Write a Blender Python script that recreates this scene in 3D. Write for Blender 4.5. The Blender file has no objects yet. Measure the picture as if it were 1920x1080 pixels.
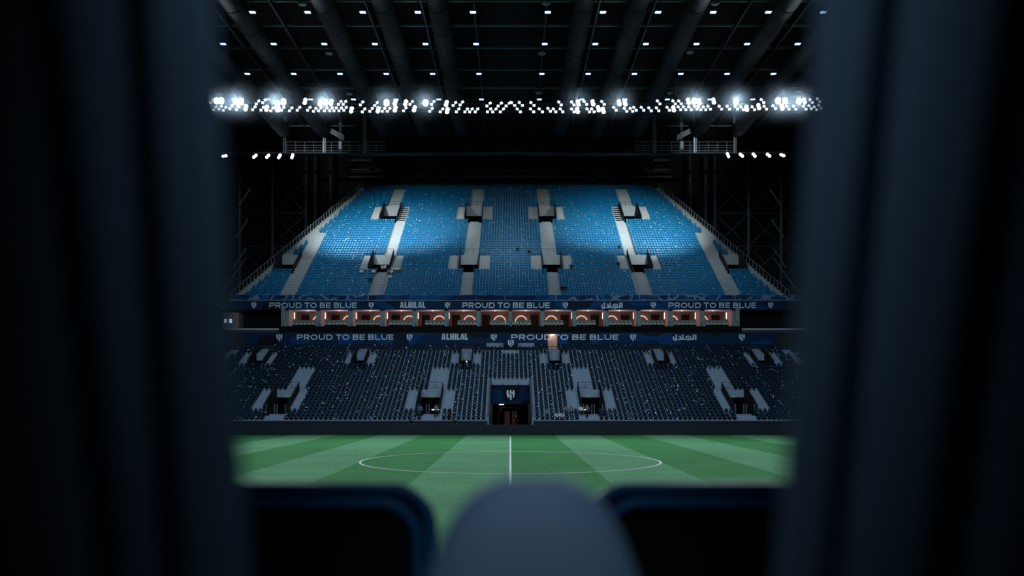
import bpy, bmesh, math, random
from mathutils import Vector, Matrix
R = random.Random(7)
SC = bpy.context.scene
COL = SC.collection
PI = math.pi

# ---------------------------------------------------------------- camera
F, CX, HY, H = 1610.0, 957.0, 746.0, 3.88      # focal length in pixels, vanishing point, eye height
cam = bpy.data.cameras.new('camera')
cam.sensor_width = 36.0
cam.lens = F / 1920 * 36
cam.shift_x = (960 - CX) / 1920
cam.shift_y = (HY - 540) / 1920
cam.clip_start, cam.clip_end = 0.05, 600
cam.dof.use_dof = True
cam.dof.focus_distance = 118
cam.dof.aperture_fstop = 1.3
cam.dof.aperture_blades = 0
co = bpy.data.objects.new('camera', cam)
co.location = (0, 0, H)
co.rotation_euler = (PI / 2, 0, 0)
COL.objects.link(co)
SC.camera = co

# ---------------------------------------------------------------- world, exposure
w = bpy.data.worlds.new('night_hall'); SC.world = w; w.use_nodes = True
w.node_tree.nodes['Background'].inputs[0].default_value = (0.25, 0.5, 1.0, 1)
w.node_tree.nodes['Background'].inputs[1].default_value = 0.004
SC.view_settings.view_transform = 'Standard'
SC.view_settings.look = 'None'
SC.view_settings.exposure = 0.0
SC.view_settings.gamma = 1.0
SC.view_settings.use_curve_mapping = False


def spot(name, loc, target, power, deg, blend=0.6, color=(0.80, 0.90, 1.0), rad=0.4):
    l = bpy.data.lights.new(name, 'SPOT')
    l.energy = power; l.spot_size = math.radians(deg); l.spot_blend = blend
    l.color = color; l.shadow_soft_size = rad
    o = bpy.data.objects.new(name, l); COL.objects.link(o)
    o.location = loc
    o.rotation_euler = (Vector(target) - Vector(loc)).to_track_quat('-Z', 'Y').to_euler()
    return o


def point(name, loc, power, color, rad=0.1):
    l = bpy.data.lights.new(name, 'POINT'); l.energy = power; l.color = color; l.shadow_soft_size = rad
    o = bpy.data.objects.new(name, l); COL.objects.link(o); o.location = loc
    return o


COOL = (0.70, 0.86, 1.0)
# bowl floodlights on the near side of the roof ring (out of the frame, overhead)
for x in (-38, -13, 13, 38):
    spot('bowl_floodlight', (x, 22, 47), (x * 0.35, 62, 0), 11500, 105, 0.9, COOL, 1.0)
for x in (-30, 0, 30):
    spot('stand_floodlight', (x, 20, 47), (x * 0.8, 110, 4), 37000, 54, 1.0, (0.52, 0.78, 1.0), 1.0)
# the far truss throws its light back over the pitch towards the near side
for x, p in ((-40, 22000), (-37.4, 22000), (-32, 22000), (-25.4, 18000), (-17, 9000), (-11.7, 9000), (9.3, 5000), (15, 8000), (25.3, 18000), (31, 22000), (37.2, 22000), (39.6, 22000)):
    spot('truss_floodlight', (x, 116.8, 44.2), (-x * .1, 8, 3), p, 75, 0.6, (0.72, 0.88, 1.0), 0.5)
for s_ in (-1, 1):
    spot('catwalk_floodlight', (s_ * 40, 148.8, 46), (s_ * 47, 166, 26), 5000, 110, 1.0, (0.75, 0.88, 1.0), 0.3)
    spot('roof_floodlight', (s_ * 33, 119, 44.6), (s_ * 34, 150, 49.5), 15000, 26, 1.0, (0.85, 0.94, 1.0), 0.3)
# floodlights of the far truss that wash the upper stand
for x, tx, ty, p, d in ((-31, -23.5, 146, 42000, 62), (-15, -16, 145.5, 17000, 50), (27, 22, 146.5, 40000, 62),
                        (0, 0, 142, 7000, 100), (13, 14, 146, 11000, 44), (-26, -24, 132, 5200, 90), (26, 24, 132, 5200, 90)):
    spot('upper_stand_floodlight', (x, 123.5, 43), (tx, ty, 18.2 + .62 * (ty - 124)), p, d, 1.0, (0.84, 0.98, 1.0), 0.5)


# ---------------------------------------------------------------- materials
def lin(c):
    return tuple(((v / 255) / 12.92 if v <= 10 else ((v / 255 + 0.055) / 1.055) ** 2.4) for v in c)


MATS = {}


def mat(name, rgb, rough=0.7, metal=0.0, var=0.12, scale=3.0, emit=None, strength=0.0, alpha=None, trans=0.0, spec=0.3):
    m = bpy.data.materials.new(name); m.use_nodes = True
    nt = m.node_tree; b = nt.nodes['Principled BSDF']
    c = lin(rgb)
    tc = nt.nodes.new('ShaderNodeTexCoord'); nz = nt.nodes.new('ShaderNodeTexNoise')
    nz.inputs['Scale'].default_value = scale; nz.inputs['Detail'].default_value = 3
    nt.links.new(tc.outputs['Object'], nz.inputs['Vector'])
    mx = nt.nodes.new('ShaderNodeMix'); mx.data_type = 'RGBA'
    mx.inputs[6].default_value = tuple(v * (1 - var) for v in c) + (1,)
    mx.inputs[7].default_value = tuple(min(1, v * (1 + var)) for v in c) + (1,)
    nt.links.new(nz.outputs['Fac'], mx.inputs[0])
    nt.links.new(mx.outputs[2], b.inputs['Base Color'])
    b.inputs['Roughness'].default_value = rough
    b.inputs['Metallic'].default_value = metal
    b.inputs['Specular IOR Level'].default_value = spec
    if emit:
        b.inputs['Emission Color'].default_value = lin(emit) + (1,)
        b.inputs['Emission Strength'].default_value = strength
        m.cycles.emission_sampling = 'NONE'
    if alpha is not None:
        b.inputs['Alpha'].default_value = alpha
    if trans:
        b.inputs['Transmission Weight'].default_value = trans
    MATS[name] = m
    return m


mat('concrete', (176, 180, 182), 0.9, var=0.12, scale=1.2)
mat('concrete_low', (158, 168, 184), 0.9, var=0.12, scale=1.2)
mat('dark_wall', (40, 44, 50), 0.8)
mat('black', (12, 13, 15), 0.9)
mat('board', (30, 36, 44), 0.5)
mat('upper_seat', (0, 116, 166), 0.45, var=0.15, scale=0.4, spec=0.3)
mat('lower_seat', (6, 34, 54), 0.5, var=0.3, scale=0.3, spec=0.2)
mat('steel_dark', (60, 66, 74), 0.5, 0.3)
mat('steel', (150, 158, 166), 0.4, 0.3)
mat('steel_bright', (225, 228, 232), 0.35, 0.2)
mat('ceiling', (20, 22, 26), 0.95)
mat('duct', (27, 31, 36), 0.8, var=0.2, scale=0.6)
mat('white', (235, 238, 240), 0.6, var=0.03)
mat('paper', (240, 244, 248), 0.6, var=0.02)
mat('blue_flag', (44, 124, 214), 0.6)
mat('letter', (232, 240, 250), 0.6, var=0.05)
mat('pink_wall', (184, 150, 146), 0.8, var=0.05)
mat('box_ceiling', (190, 170, 165), 0.8, var=0.05)
mat('dark_door', (58, 26, 24), 0.6, var=0.15)
mat('door_low', (100, 92, 90), 0.6)
mat('pillar', (140, 158, 160), 0.7)
mat('chair_back', (120, 128, 118), 0.7)
mat('chair_seat', (214, 200, 178), 0.7)
mat('arc', (255, 205, 180), emit=(255, 212, 190), strength=1.25)
mat('strip', (255, 225, 215), emit=(255, 224, 212), strength=1.6)
mat('lamp_ceiling', (220, 235, 255), emit=(170, 215, 255), strength=2.2)
mat('lamp_flood', (255, 255, 255), emit=(225, 240, 255), strength=1.7)
mat('lamp_flood_hot', (255, 255, 255), emit=(240, 248, 255), strength=9.0)
mat('lamp_housing', (34, 38, 44), 0.5, 0.4)
mat('lamp_tube', (255, 245, 235), emit=(255, 244, 236), strength=2.5)
mat('exit_sign', (20, 140, 80), emit=(40, 160, 100), strength=0.35)
mat('door_lit', (215, 170, 150), 0.8, var=0.04)
mat('room_floor', (30, 32, 36), 0.9)
mat('skin', (150, 105, 82), 0.6)
mat('hair', (22, 18, 16), 0.8)
mat('shirt_white', (225, 228, 232), 0.8)
mat('shirt_grey', (120, 130, 142), 0.8)
mat('shirt_dark', (22, 24, 28), 0.8)
mat('shirt_blue', (60, 120, 190), 0.8)
mat('trousers', (20, 22, 28), 0.8)
mat('shoes', (12, 12, 14), 0.6)


def grass():
    m = bpy.data.materials.new('mown_grass'); m.use_nodes = True
    nt = m.node_tree; b = nt.nodes['Principled BSDF']; N = nt.nodes.new; L = nt.links.new
    tc = N('ShaderNodeTexCoord'); sx = N('ShaderNodeSeparateXYZ'); L(tc.outputs['Object'], sx.inputs[0])
    d = N('ShaderNodeMath'); d.operation = 'DIVIDE'; d.inputs[1].default_value = 4.55 * 2; L(sx.outputs['X'], d.inputs[0])
    fr = N('ShaderNodeMath'); fr.operation = 'FRACT'; L(d.outputs[0], fr.inputs[0])
    gt = N('ShaderNodeMath'); gt.operation = 'GREATER_THAN'; gt.inputs[1].default_value = 0.5; L(fr.outputs[0], gt.inputs[0])
    mx = N('ShaderNodeMix'); mx.data_type = 'RGBA'
    mx.inputs[6].default_value = lin((60, 132, 70)) + (1,)
    mx.inputs[7].default_value = lin((98, 156, 108)) + (1,)
    L(gt.outputs[0], mx.inputs[0])
    mp = N('ShaderNodeMapping'); mp.inputs['Scale'].default_value = (1.0, 0.22, 1); L(tc.outputs['Object'], mp.inputs[0])
    nz = N('ShaderNodeTexNoise'); nz.inputs['Scale'].default_value = 6; nz.inputs['Detail'].default_value = 6; L(mp.outputs[0], nz.inputs['Vector'])
    nz2 = N('ShaderNodeTexNoise'); nz2.inputs['Scale'].default_value = 0.25; nz2.inputs['Detail'].default_value = 3; L(tc.outputs['Object'], nz2.inputs['Vector'])
    ad = N('ShaderNodeMath'); ad.operation = 'ADD'; L(nz.outputs['Fac'], ad.inputs[0]); L(nz2.outputs['Fac'], ad.inputs[1])
    mr = N('ShaderNodeMapRange'); mr.inputs[1].default_value = 0.6; mr.inputs[2].default_value = 1.4
    mr.inputs[3].default_value = 0.78; mr.inputs[4].default_value = 1.2; L(ad.outputs[0], mr.inputs[0])
    mu = N('ShaderNodeMix'); mu.data_type = 'RGBA'; mu.blend_type = 'MULTIPLY'; mu.inputs[0].default_value = 1
    L(mx.outputs[2], mu.inputs[6]); L(mr.outputs[0], mu.inputs[7]); L(mu.outputs[2], b.inputs['Base Color'])
    b.inputs['Roughness'].default_value = 0.9; b.inputs['Specular IOR Level'].default_value = 0.1
    bp = N('ShaderNodeBump'); bp.inputs['Strength'].default_value = 0.5; bp.inputs['Distance'].default_value = 0.05
    L(nz.outputs['Fac'], bp.inputs['Height']); L(bp.outputs[0], b.inputs['Normal'])
    MATS['grass'] = m


def pattern(name, stops, scale, stretch=(1, 1, 1), rough=0.6):
    """flat printed shapes: thresholded smooth noise"""
    m = bpy.data.materials.new(name); m.use_nodes = True
    nt = m.node_tree; b = nt.nodes['Principled BSDF']; N = nt.nodes.new; L = nt.links.new
    tc = N('ShaderNodeTexCoord'); mp = N('ShaderNodeMapping'); mp.inputs['Scale'].default_value = stretch
    L(tc.outputs['Object'], mp.inputs[0])
    nz = N('ShaderNodeTexNoise'); nz.inputs['Scale'].default_value = scale; nz.inputs['Detail'].default_value = 0.5
    L(mp.outputs[0], nz.inputs['Vector'])
    cr = N('ShaderNodeValToRGB'); cr.color_ramp.interpolation = 'CONSTANT'
    e = cr.color_ramp.elements
    while len(e) > 1: e.remove(e[-1])
    e[0].position = 0; e[0].color = lin(stops[0][1]) + (1,)
    for p, c in stops[1:]:
        k = e.new(p); k.color = lin(c) + (1,)
    L(nz.outputs['Fac'], cr.inputs[0]); L(cr.outputs[0], b.inputs['Base Color'])
    b.inputs['Roughness'].default_value = rough; b.inputs['Specular IOR Level'].default_value = 0.15
    MATS[name] = m


def curtain_mat():
    m = bpy.data.materials.new('curtain_cloth'); m.use_nodes = True
    nt = m.node_tree; N = nt.nodes.new; L = nt.links.new
    b = nt.nodes['Principled BSDF']; out = nt.nodes['Material Output']
    tc = N('ShaderNodeTexCoord'); nz = N('ShaderNodeTexNoise'); nz.inputs['Scale'].default_value = 400
    L(tc.outputs['Object'], nz.inputs['Vector'])
    mx = N('ShaderNodeMix'); mx.data_type = 'RGBA'
    mx.inputs[6].default_value = lin((80, 98, 118)) + (1,); mx.inputs[7].default_value = lin((96, 116, 138)) + (1,)
    L(nz.outputs['Fac'], mx.inputs[0]); L(mx.outputs[2], b.inputs['Base Color'])
    b.inputs['Roughness'].default_value = 0.9; b.inputs['Specular IOR Level'].default_value = 0.1
    tr = N('ShaderNodeBsdfTranslucent'); tr.inputs[0].default_value = lin((60, 84, 110)) + (1,)
    ms = N('ShaderNodeMixShader'); ms.inputs[0].default_value = 0.015
    L(b.outputs[0], ms.inputs[1]); L(tr.outputs[0], ms.inputs[2]); L(ms.outputs[0], out.inputs['Surface'])
    MATS['curtain'] = m


grass(); curtain_mat()
pattern('fascia_print', [(0, (16, 22, 32)), (0.36, (2, 46, 84)), (0.54, (0, 68, 124)), (0.66, (6, 34, 60))], 0.16, (1, 1, 1.6))
pattern('tunnel_print', [(0, (10, 14, 22)), (0.46, (8, 34, 70)), (0.56, (6, 48, 92))], 0.5, (1, 1, 1.4))
pattern('flag_cloth', [(0, (10, 40, 84)), (0.34, (8, 70, 122)), (0.44, (126, 146, 172)), (0.53, (8, 72, 124)), (0.68, (10, 98, 158))], 0.8, (0.8, 1, 1.0))
pattern('flag_cloth_plain', [(0, (8, 34, 84)), (0.46, (8, 66, 122)), (0.58, (10, 86, 146))], 0.3, (0.7, 1, 2.2))


# ---------------------------------------------------------------- mesh helpers
class MB:
    def __init__(s): s.v, s.f, s.m = [], [], []

    def add(s, vs, fs, mi=0):
        o = len(s.v); s.v += [tuple(v) for v in vs]
        for f in fs: s.f.append(tuple(i + o for i in f)); s.m.append(mi)
        return s

    def box(s, x0, x1, y0, y1, z0, z1, mi=0):
        return s.add([(x0, y0, z0), (x1, y0, z0), (x1, y1, z0), (x0, y1, z0), (x0, y0, z1), (x1, y0, z1), (x1, y1, z1), (x0, y1, z1)],
                     [(0, 3, 2, 1), (4, 5, 6, 7), (0, 1, 5, 4), (1, 2, 6, 5), (2, 3, 7, 6), (3, 0, 4, 7)], mi)

    def quad(s, a, b, c, d, mi=0): return s.add([a, b, c, d], [(0, 1, 2, 3)], mi)

    def bar(s, a, b, r, n=6, mi=0, r2=None):
        a, b = Vector(a), Vector(b); d = (b - a).normalized(); r2 = r if r2 is None else r2
        u = d.cross(Vector((0, 0, 1)) if abs(d.z) < 0.9 else Vector((1, 0, 0))).normalized(); w_ = d.cross(u)
        vs = [a + (u * math.cos(t) + w_ * math.sin(t)) * r for t in [2 * PI * k / n for k in range(n)]]
        vs += [b + (u * math.cos(t) + w_ * math.sin(t)) * r2 for t in [2 * PI * k / n for k in range(n)]]
        return s.add(vs, [(k, (k + 1) % n, n + (k + 1) % n, n + k) for k in range(n)] + [tuple(range(n - 1, -1, -1)), tuple(range(n, 2 * n))], mi)

    def tube(s, pts, r, n=8, mi=0, closed=False):
        P_ = [Vector(p) for p in pts]; L = len(P_); rings = []
        up = None
        for i, p in enumerate(P_):
            t = (P_[(i + 1) % L] - P_[i - 1]) if closed else (P_[min(i + 1, L - 1)] - P_[max(i - 1, 0)])
            t.normalize()
            if up is None: up = t.orthogonal().normalized()
            u = (up - t * up.dot(t)).normalized(); up = u; w_ = t.cross(u)
            rings.append([p + (u * math.cos(2 * PI * k / n) + w_ * math.sin(2 * PI * k / n)) * r for k in range(n)])
        vs = [v for rg in rings for v in rg]; fs = []
        for i in range(L if closed else L - 1):
            j = (i + 1) % L
            fs += [(i * n + k, i * n + (k + 1) % n, j * n + (k + 1) % n, j * n + k) for k in range(n)]
        if not closed: fs += [tuple(range(n - 1, -1, -1)), tuple(range((L - 1) * n, L * n))]
        return s.add(vs, fs, mi)

    def lathe(s, prof, c, n=16, mi=0):
        vs, fs = [], []
        for r, z in prof:
            vs += [(c[0] + r * math.cos(2 * PI * k / n), c[1] + r * math.sin(2 * PI * k / n), c[2] + z) for k in range(n)]
        for i in range(len(prof) - 1):
            fs += [(i * n + k, i * n + (k + 1) % n, (i + 1) * n + (k + 1) % n, (i + 1) * n + k) for k in range(n)]
        return s.add(vs, fs, mi)

    def prism_x(s, poly, x0, x1, mi=0):
        """polygon of (y, z) extruded along x"""
        n = len(poly)
        vs = [(x0, y, z) for y, z in poly] + [(x1, y, z) for y, z in poly]
        return s.add(vs, [tuple(range(n)), tuple(range(2 * n - 1, n - 1, -1))] + [(k, n + k, n + (k + 1) % n, (k + 1) % n) for k in range(n)], mi)

    def prism_y(s, poly, y0, y1, mi=0):
        """polygon of (x, z) extruded along y"""
        n = len(poly)
        vs = [(x, y0, z) for x, z in poly] + [(x, y1, z) for x, z in poly]
        return s.add(vs, [tuple(range(n)), tuple(range(2 * n - 1, n - 1, -1))] + [(k, n + k, n + (k + 1) % n, (k + 1) % n) for k in range(n)], mi)

    def mesh(s, name, mats, smooth=False):
        me = bpy.data.meshes.new(name); me.from_pydata(s.v, [], s.f); me.update()
        for k in ([mats] if isinstance(mats, str) else mats): me.materials.append(MATS[k])
        if len(me.materials) > 1: me.polygons.foreach_set('material_index', s.m)
        if smooth: me.polygons.foreach_set('use_smooth', [True] * len(me.polygons))
        return me

    def build(s, name, mats, parent=None, smooth=False, loc=None):
        return put(name, s.mesh(name, mats, smooth), parent, loc)


def put(name, me, parent=None, loc=None):
    o = bpy.data.objects.new(name, me); COL.objects.link(o)
    if loc: o.location = loc
    if parent: o.parent = parent
    return o


def empty(name, loc=(0, 0, 0)):
    o = bpy.data.objects.new(name, None); o.empty_display_size = 0.1; o.location = loc; COL.objects.link(o)
    return o


def tag(o, label=None, cat=None, group=None, kind=None):
    if label: o['label'] = label
    if cat: o['category'] = cat
    if group: o['group'] = group
    if kind: o['kind'] = kind
    return o


ORD = ('zeroth first second third fourth fifth sixth seventh eighth ninth tenth eleventh twelfth thirteenth fourteenth fifteenth sixteenth '
       'seventeenth eighteenth nineteenth twentieth').split()


def ordn(n):
    if n < len(ORD): return ORD[n]
    return '%d%s' % (n, 'th' if 10 < n % 100 < 14 else {1: 'st', 2: 'nd', 3: 'rd'}.get(n % 10, 'th'))


def side(x): return 'left' if x < 0 else 'right'


def at(px, py, Y):
    """point at depth Y that is seen at pixel (px, py)"""
    return Vector(((px - CX) * Y / F, Y, H + (HY - py) * Y / F))


# ---------------------------------------------------------------- pitch
mb = MB(); mb.box(-75, 75, 14, 93, -0.3, 0.0)
pitch = tag(mb.build('floor', 'grass'), 'striped green football pitch', kind='structure')
PC, PW = 53.0, 34.0
mb = MB(); mb.box(-75, 75, 93, 175, -0.3, -0.01)
tag(mb.build('floor', 'dark_wall'), kind='structure')


def ring(name, r, wd, c):
    m_ = MB(); n = 128; vs = []
    for k in range(n):
        t = 2 * PI * k / n
        vs += [(c[0] + (r - wd / 2) * math.cos(t), c[1] + (r - wd / 2) * math.sin(t), 0.006), (c[0] + (r + wd / 2) * math.cos(t), c[1] + (r + wd / 2) * math.sin(t), 0.006)]
    m_.add(vs, [(2 * k, 2 * k + 1, (2 * k + 3) % (2 * n), (2 * k + 2) % (2 * n)) for k in range(n)])
    return m_.build(name, 'white', pitch)


ring('centre_circle', 9.15, 0.12, (0, PC))
mb = MB(); mb.quad((-.06, PC - PW, .006), (.06, PC - PW, .006), (.06, PC + PW, .006), (-.06, PC + PW, .006)); mb.build('halfway_line', 'white', pitch)
mb = MB(); mb.lathe([(0.001, .008), (.12, .008)], (0, PC, 0), 16); mb.build('centre_spot', 'white', pitch)
for s in (-1, 1):
    y = PC + s * PW
    mb = MB(); mb.quad((-52.5, y - .06, .006), (52.5, y - .06, .006), (52.5, y + .06, .006), (-52.5, y + .06, .006)); mb.build('touchline', 'white', pitch)

# ---------------------------------------------------------------- advertising boards
k = 0
for i in range(-7, 8):
    x0 = -1.62 + 6 * i
    t = empty('advertising_board', (x0 + 3, 90, 0))
    side_n = ('%s board left of halfway line' % ordn(-i)) if i < 0 else ('%s board right of halfway line' % ordn(i) if i > 0 else 'board straddling halfway line')
    tag(t, 'long dark blank advertising board at pitch edge, ' + side_n, 'advertising board', 'advertising boards along the far touchline')
    mb = MB(); mb.box(-2.985, 2.985, 0, .10, .06, 1.03); mb.build('panel', 'board', t)
    mb = MB(); mb.box(-2.985, 2.985, -.01, .11, 1.03, 1.06); mb.build('top_trim', 'steel_dark', t)
    for xx in (-2.4, 2.4):
        mb = MB(); mb.box(xx - .04, xx + .04, .1, .6, 0, .06); mb.bar((xx, .12, .9), (xx, .58, .04), .025); mb.build('foot', 'steel_dark', t)

# ---------------------------------------------------------------- terraces
class Tier:
    def __init__(s, Y0, Z0, d, r, n, edge, name):
        s.Y0, s.Z0, s.d, s.r, s.n, s.edge, s.name = Y0, Z0, d, r, n, edge, name
        s.holes = []      # (xa, xb, row_lo, row_hi)  no terrace
        s.clear = []      # (xa, xb, row_lo, row_hi)  no seats

    def y(s, i): return s.Y0 + s.d * i

    def z(s, i): return s.Z0 + s.r * i

    def row(s, Y): return int(round((Y - s.Y0) / s.d))

    def spans(s, i, lst, xo):
        cuts = sorted((a, b) for a, b, lo, hi in lst if lo <= i < hi)
        out, x = [], -xo
        for a, b in cuts:
            if a > x: out.append((x, min(a, xo)))
            x = max(x, b)
        if x < xo: out.append((x, xo))
        return [(a, b) for a, b in out if b - a > 0.05]

    def build(s, m):
        mb = MB()
        for i in range(s.n):
            for a, b in s.spans(i, s.holes, s.edge(s.y(i)) + 1.5):
                y0, y1, z1 = s.y(i), s.y(i + 1), s.z(i)
                mb.box(a, b, y0, y1 + .15, z1 - s.r - .12, z1)
        o = mb.build(s.name, m)
        return tag(o, kind='structure')


UP = Tier(124.0, 18.2, .85, .527, 51, lambda Y: 38.8 - .265 * (Y - 124.5), 'terrace_upper')
LO = Tier(97.0, 1.1, .8, .36, 27, lambda Y: 36.8 + .2 * (118.6 - Y), 'terrace_lower')

stairs = []


def stair(T, xc, wd, lo, hi, m, rails=False):
    T.clear.append((xc - wd / 2 - .05, xc + wd / 2 + .05, lo, hi))
    mb = MB()
    for i in range(lo, min(hi, T.n)):
        mb.box(xc - wd / 2, xc + wd / 2, T.y(i) + T.d * .5, T.y(i + 1) + .01, T.z(i) - .02, T.z(i) + T.r * .5)
        mb.box(xc - wd / 2, xc + wd / 2, T.y(i) - .02, T.y(i) + .10, T.z(i), T.z(i) + .012)
    o = tag(mb.build('stairway', m), kind='structure')
    if rails:
        for s_ in (-1, 1):
            x = xc + s_ * (wd / 2 + .02)
            r = MB(); pts = [(x, T.y(i) + .1, T.z(i) + .95) for i in (lo, hi - 1)]
            r.bar(pts[0], pts[1], .03)
            for i in range(lo, hi, 2): r.bar((x, T.y(i) + .1, T.z(i)), (x, T.y(i) + .1, T.z(i) + .95), .025)
            tag(r.build('handrail', 'steel', o))
    return o


def flank(T, xa, xb, lo, hi, m):
    T.clear.append((xa, xb, lo, hi))
    mb = MB()
    for i in range(lo, hi):
        mb.box(xa + .03, xb - .03, T.y(i) + T.d * .5, T.y(i + 1) + .01, T.z(i) - .02, T.z(i) + T.r * .5)
    tag(mb.build('stairway', m), kind='structure')


def vomitory(T, xa, xb, lo, hi, m, lint, posts=False, fl=(1.45, 1.45), sign=False, lamp=None):
    """entrance pit cut into a terrace: side walls, lintel, dark passage, rails"""
    T.holes.append((xa, xb, lo, hi))
    T.clear.append((xa - .1, xb + .1, lo, hi))
    for s_, a, b in ((0, xa - fl[0], xa), (1, xb, xb + fl[1])):
        if fl[s_]: flank(T, a, b, lo, hi, m)
    yl, yh, zl, zh = T.y(lo), T.y(hi), T.z(lo), T.z(hi)
    zb = zh - lint
    zf = min(zb - 1.9, T.z(lo - 1))
    t = tag(empty('vomitory', ((xa + xb) / 2, yl, zf)), kind='structure')
    cx = (xa + xb) / 2; hw = (xb - xa) / 2

    def part(nm, mb_, mm):
        for i_, v in enumerate(mb_.v): mb_.v[i_] = (v[0] - cx, v[1] - yl, v[2] - zf)
        return mb_.build(nm, mm, t)
    mb_ = MB(); mb_.box(xa, xb, yh - .02, yh + .28, zb, zh + .15); part('lintel', mb_, m)
    mb_ = MB(); mb_.box(xa, xb, yl - .5, yh + 4, zf - .15, zf); part('passage_floor', mb_, m)
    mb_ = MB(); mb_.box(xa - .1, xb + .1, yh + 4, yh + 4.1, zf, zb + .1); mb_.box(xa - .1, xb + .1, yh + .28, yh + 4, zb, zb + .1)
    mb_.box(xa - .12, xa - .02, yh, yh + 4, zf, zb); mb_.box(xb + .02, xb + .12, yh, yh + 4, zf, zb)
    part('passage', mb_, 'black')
    for x0, x1 in ((xa - .06, xa + .06), (xb - .06, xb + .06)):
        mb_ = MB(); mb_.prism_x([(yl, zf), (yh + .2, zf), (yh + .2, zh + .95), (yl, zl + .75)], x0, x1); part('side_wall', mb_, 'dark_wall')
        x = (x0 + x1) / 2
        mb_ = MB(); mb_.bar((x, yl, zl + .95), (x, yh + .2, zh + 1.15), .035)
        for q in range(4):
            f_ = q / 3; yy = yl + (yh + .2 - yl) * f_; zz = zl + .7 + (zh - zl + .2) * f_
            mb_.bar((x, yy, zz), (x, yy, zz + .27), .025)
        part('handrail', mb_, 'steel_dark')
    mb_ = MB(); mb_.bar((xa, yh, zh + 1.1), (xb, yh, zh + 1.1), .03); mb_.bar((xa, yh, zh + .75), (xb, yh, zh + .75), .02)
    for q in range(4):
        x = xa + (xb - xa) * q / 3; mb_.bar((x, yh, zh + .3), (x, yh, zh + 1.1), .025)
    part('barrier', mb_, 'steel_dark')
    mb_ = MB(); mb_.bar((xa + .1, yl + .3, zf + 1.0), (xb - .1, yl + .3, zf + 1.0), .03) if False else None
    if posts:
        for x in (xa + .25, cx - .15, cx + .15, xb - .25):
            mb_ = MB(); mb_.bar((x, yl + .3, zf), (x, yl + .3, zf + 1.35), .05); part('gate_post', mb_, 'steel')
    if lamp:
        mb_ = MB(); lx, lw, lz = lamp; mb_.box(lx - lw, lx + lw, yh + .9, yh + 1.0, lz, lz + .12); part('passage_lamp', mb_, 'lamp_tube')
    if sign:
        mb_ = MB(); mb_.box(cx - .18, cx + .18, yh - .1, yh - .02, zb - .02, zb + .2); part('exit_sign', mb_, 'exit_sign')
    return t


# upper tier
rA0, rA1 = UP.row(150.8), UP.row(156.8)
rB0, rB1 = UP.row(132.6), UP.row(137.2)
CU, CL = 'concrete', 'concrete_low'
for s in (-1, 1):
    def sp(a, b): return (a, b) if s > 0 else (-b, -a)
    a, b = sp(5.0, 8.1); vomitory(UP, a, b, rA0, rA1, CU, 1.6); vomitory(UP, *sp(4.95, 8.0), rB0, rB1, CU, 1.4)
    a, b = sp(20.0, 23.1); vomitory(UP, a, b, rA0, rA1, CU, 1.6); vomitory(UP, *sp(18.7, 22.0), rB0, rB1, CU, 1.4)
    vomitory(UP, *sp(33.5, 36.6), rB0, rB1, CU, 1.4, fl=(0, 0))
    stair(UP, s * 6.2, 1.55, rA1, UP.n - 2, CU); stair(UP, s * 6.3, 1.6, rB1, rA0, CU); stair(UP, s * 6.4, 1.65, 0, rB0, CU, True)
    stair(UP, s * 21.4, 1.55, rA1, UP.n - 2, CU); stair(UP, s * 19.25, 1.6, rB1, rA1, CU); stair(UP, s * 19.6, 1.65, 0, rB0, CU, True)
    stair(UP, s * 32.5, 1.6, 0, UP.row(146), CU)
    UP.clear.append(sp(33.2, 37.4) + (rB0, rB1))
    # lower tier
    vomitory(LO, *sp(8.25, 10.95), 3, 10, CL, .75, True, (1.3, 1.25), True, (s * 9.2, .5 if s < 0 else .35, at(0, 769, 106).z))
    vomitory(LO, *sp(25.9, 28.6), 3, 10, CL, .75, True, (1.3, 1.25), True)
    stair(LO, s * 8.9, 1.65, 10, 18, CL); stair(LO, s * 9.1, 1.85, 0, 3, CL)
    stair(LO, s * 26.3, 1.6, 10, 18, CL); stair(LO, s * 26.9, 1.8, 0, 3, CL)
    for xc, hw in ((5.9, .8), (20.0, .85), (33.4, 1.0)):
        vomitory(LO, *sp(xc - hw, xc + hw), 19, 24, CL, .8, False, (1.05, 1.05), False, (-5.95, .12, at(0, 676, 117).z - .2) if s < 0 and xc < 7 else None)
        stair(LO, s * xc, 1.45, 24, 27, CL)
LO.holes.append((-2.4, 2.4, 0, 14)); LO.clear.append((-2.55, 2.55, 0, 14))
LO.clear.append((-1.2, 1.2, 23, 27)); LO.clear.append((-3.6, 3.6, 26, 27))
UP.build(CU); LO.build(CL)

# end strip railings of the upper tier (follow the slanting edge)
for s in (-1, 1):
    t = tag(empty('edge_railing', (s * 40.2, 124, 18.2)), 'dark sloping guard railing along %s edge of the upper stand' % ('left' if s < 0 else 'right'), 'railing')
    base = Vector(t.location); n = 46; tops = []
    for q in range(n):
        Y = 124.2 + (UP.y(UP.n) - 124.4) * q / (n - 1); x = s * (UP.edge(Y) + 1.42); z = UP.z(int((Y - 124) / .85))
        tops.append((x - base.x, Y - base.y, z + 1.15 - base.z))
        mb = MB(); mb.bar((tops[-1][0], tops[-1][1], z - base.z), tops[-1], .05, 5); mb.build('post', 'steel', t)
    a, b = Vector(tops[0]), Vector(tops[-1])
    mb = MB(); mb.bar(a, b, .06, 6); mb.build('top_rail', 'steel', t)
    mb = MB(); mb.bar(a - Vector((0, 0, 1.0)), b - Vector((0, 0, 1.0)), .04, 6); mb.build('bottom_rail', 'steel_dark', t)
    mb = MB(); d = Vector((s * .03, 0, 0))
    mb.quad(a - Vector((0, 0, .1)) + d, b - Vector((0, 0, .1)) + d, b - Vector((0, 0, 1.1)) + d, a - Vector((0, 0, 1.1)) + d); mb.build('mesh_panel', 'black', t)

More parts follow.
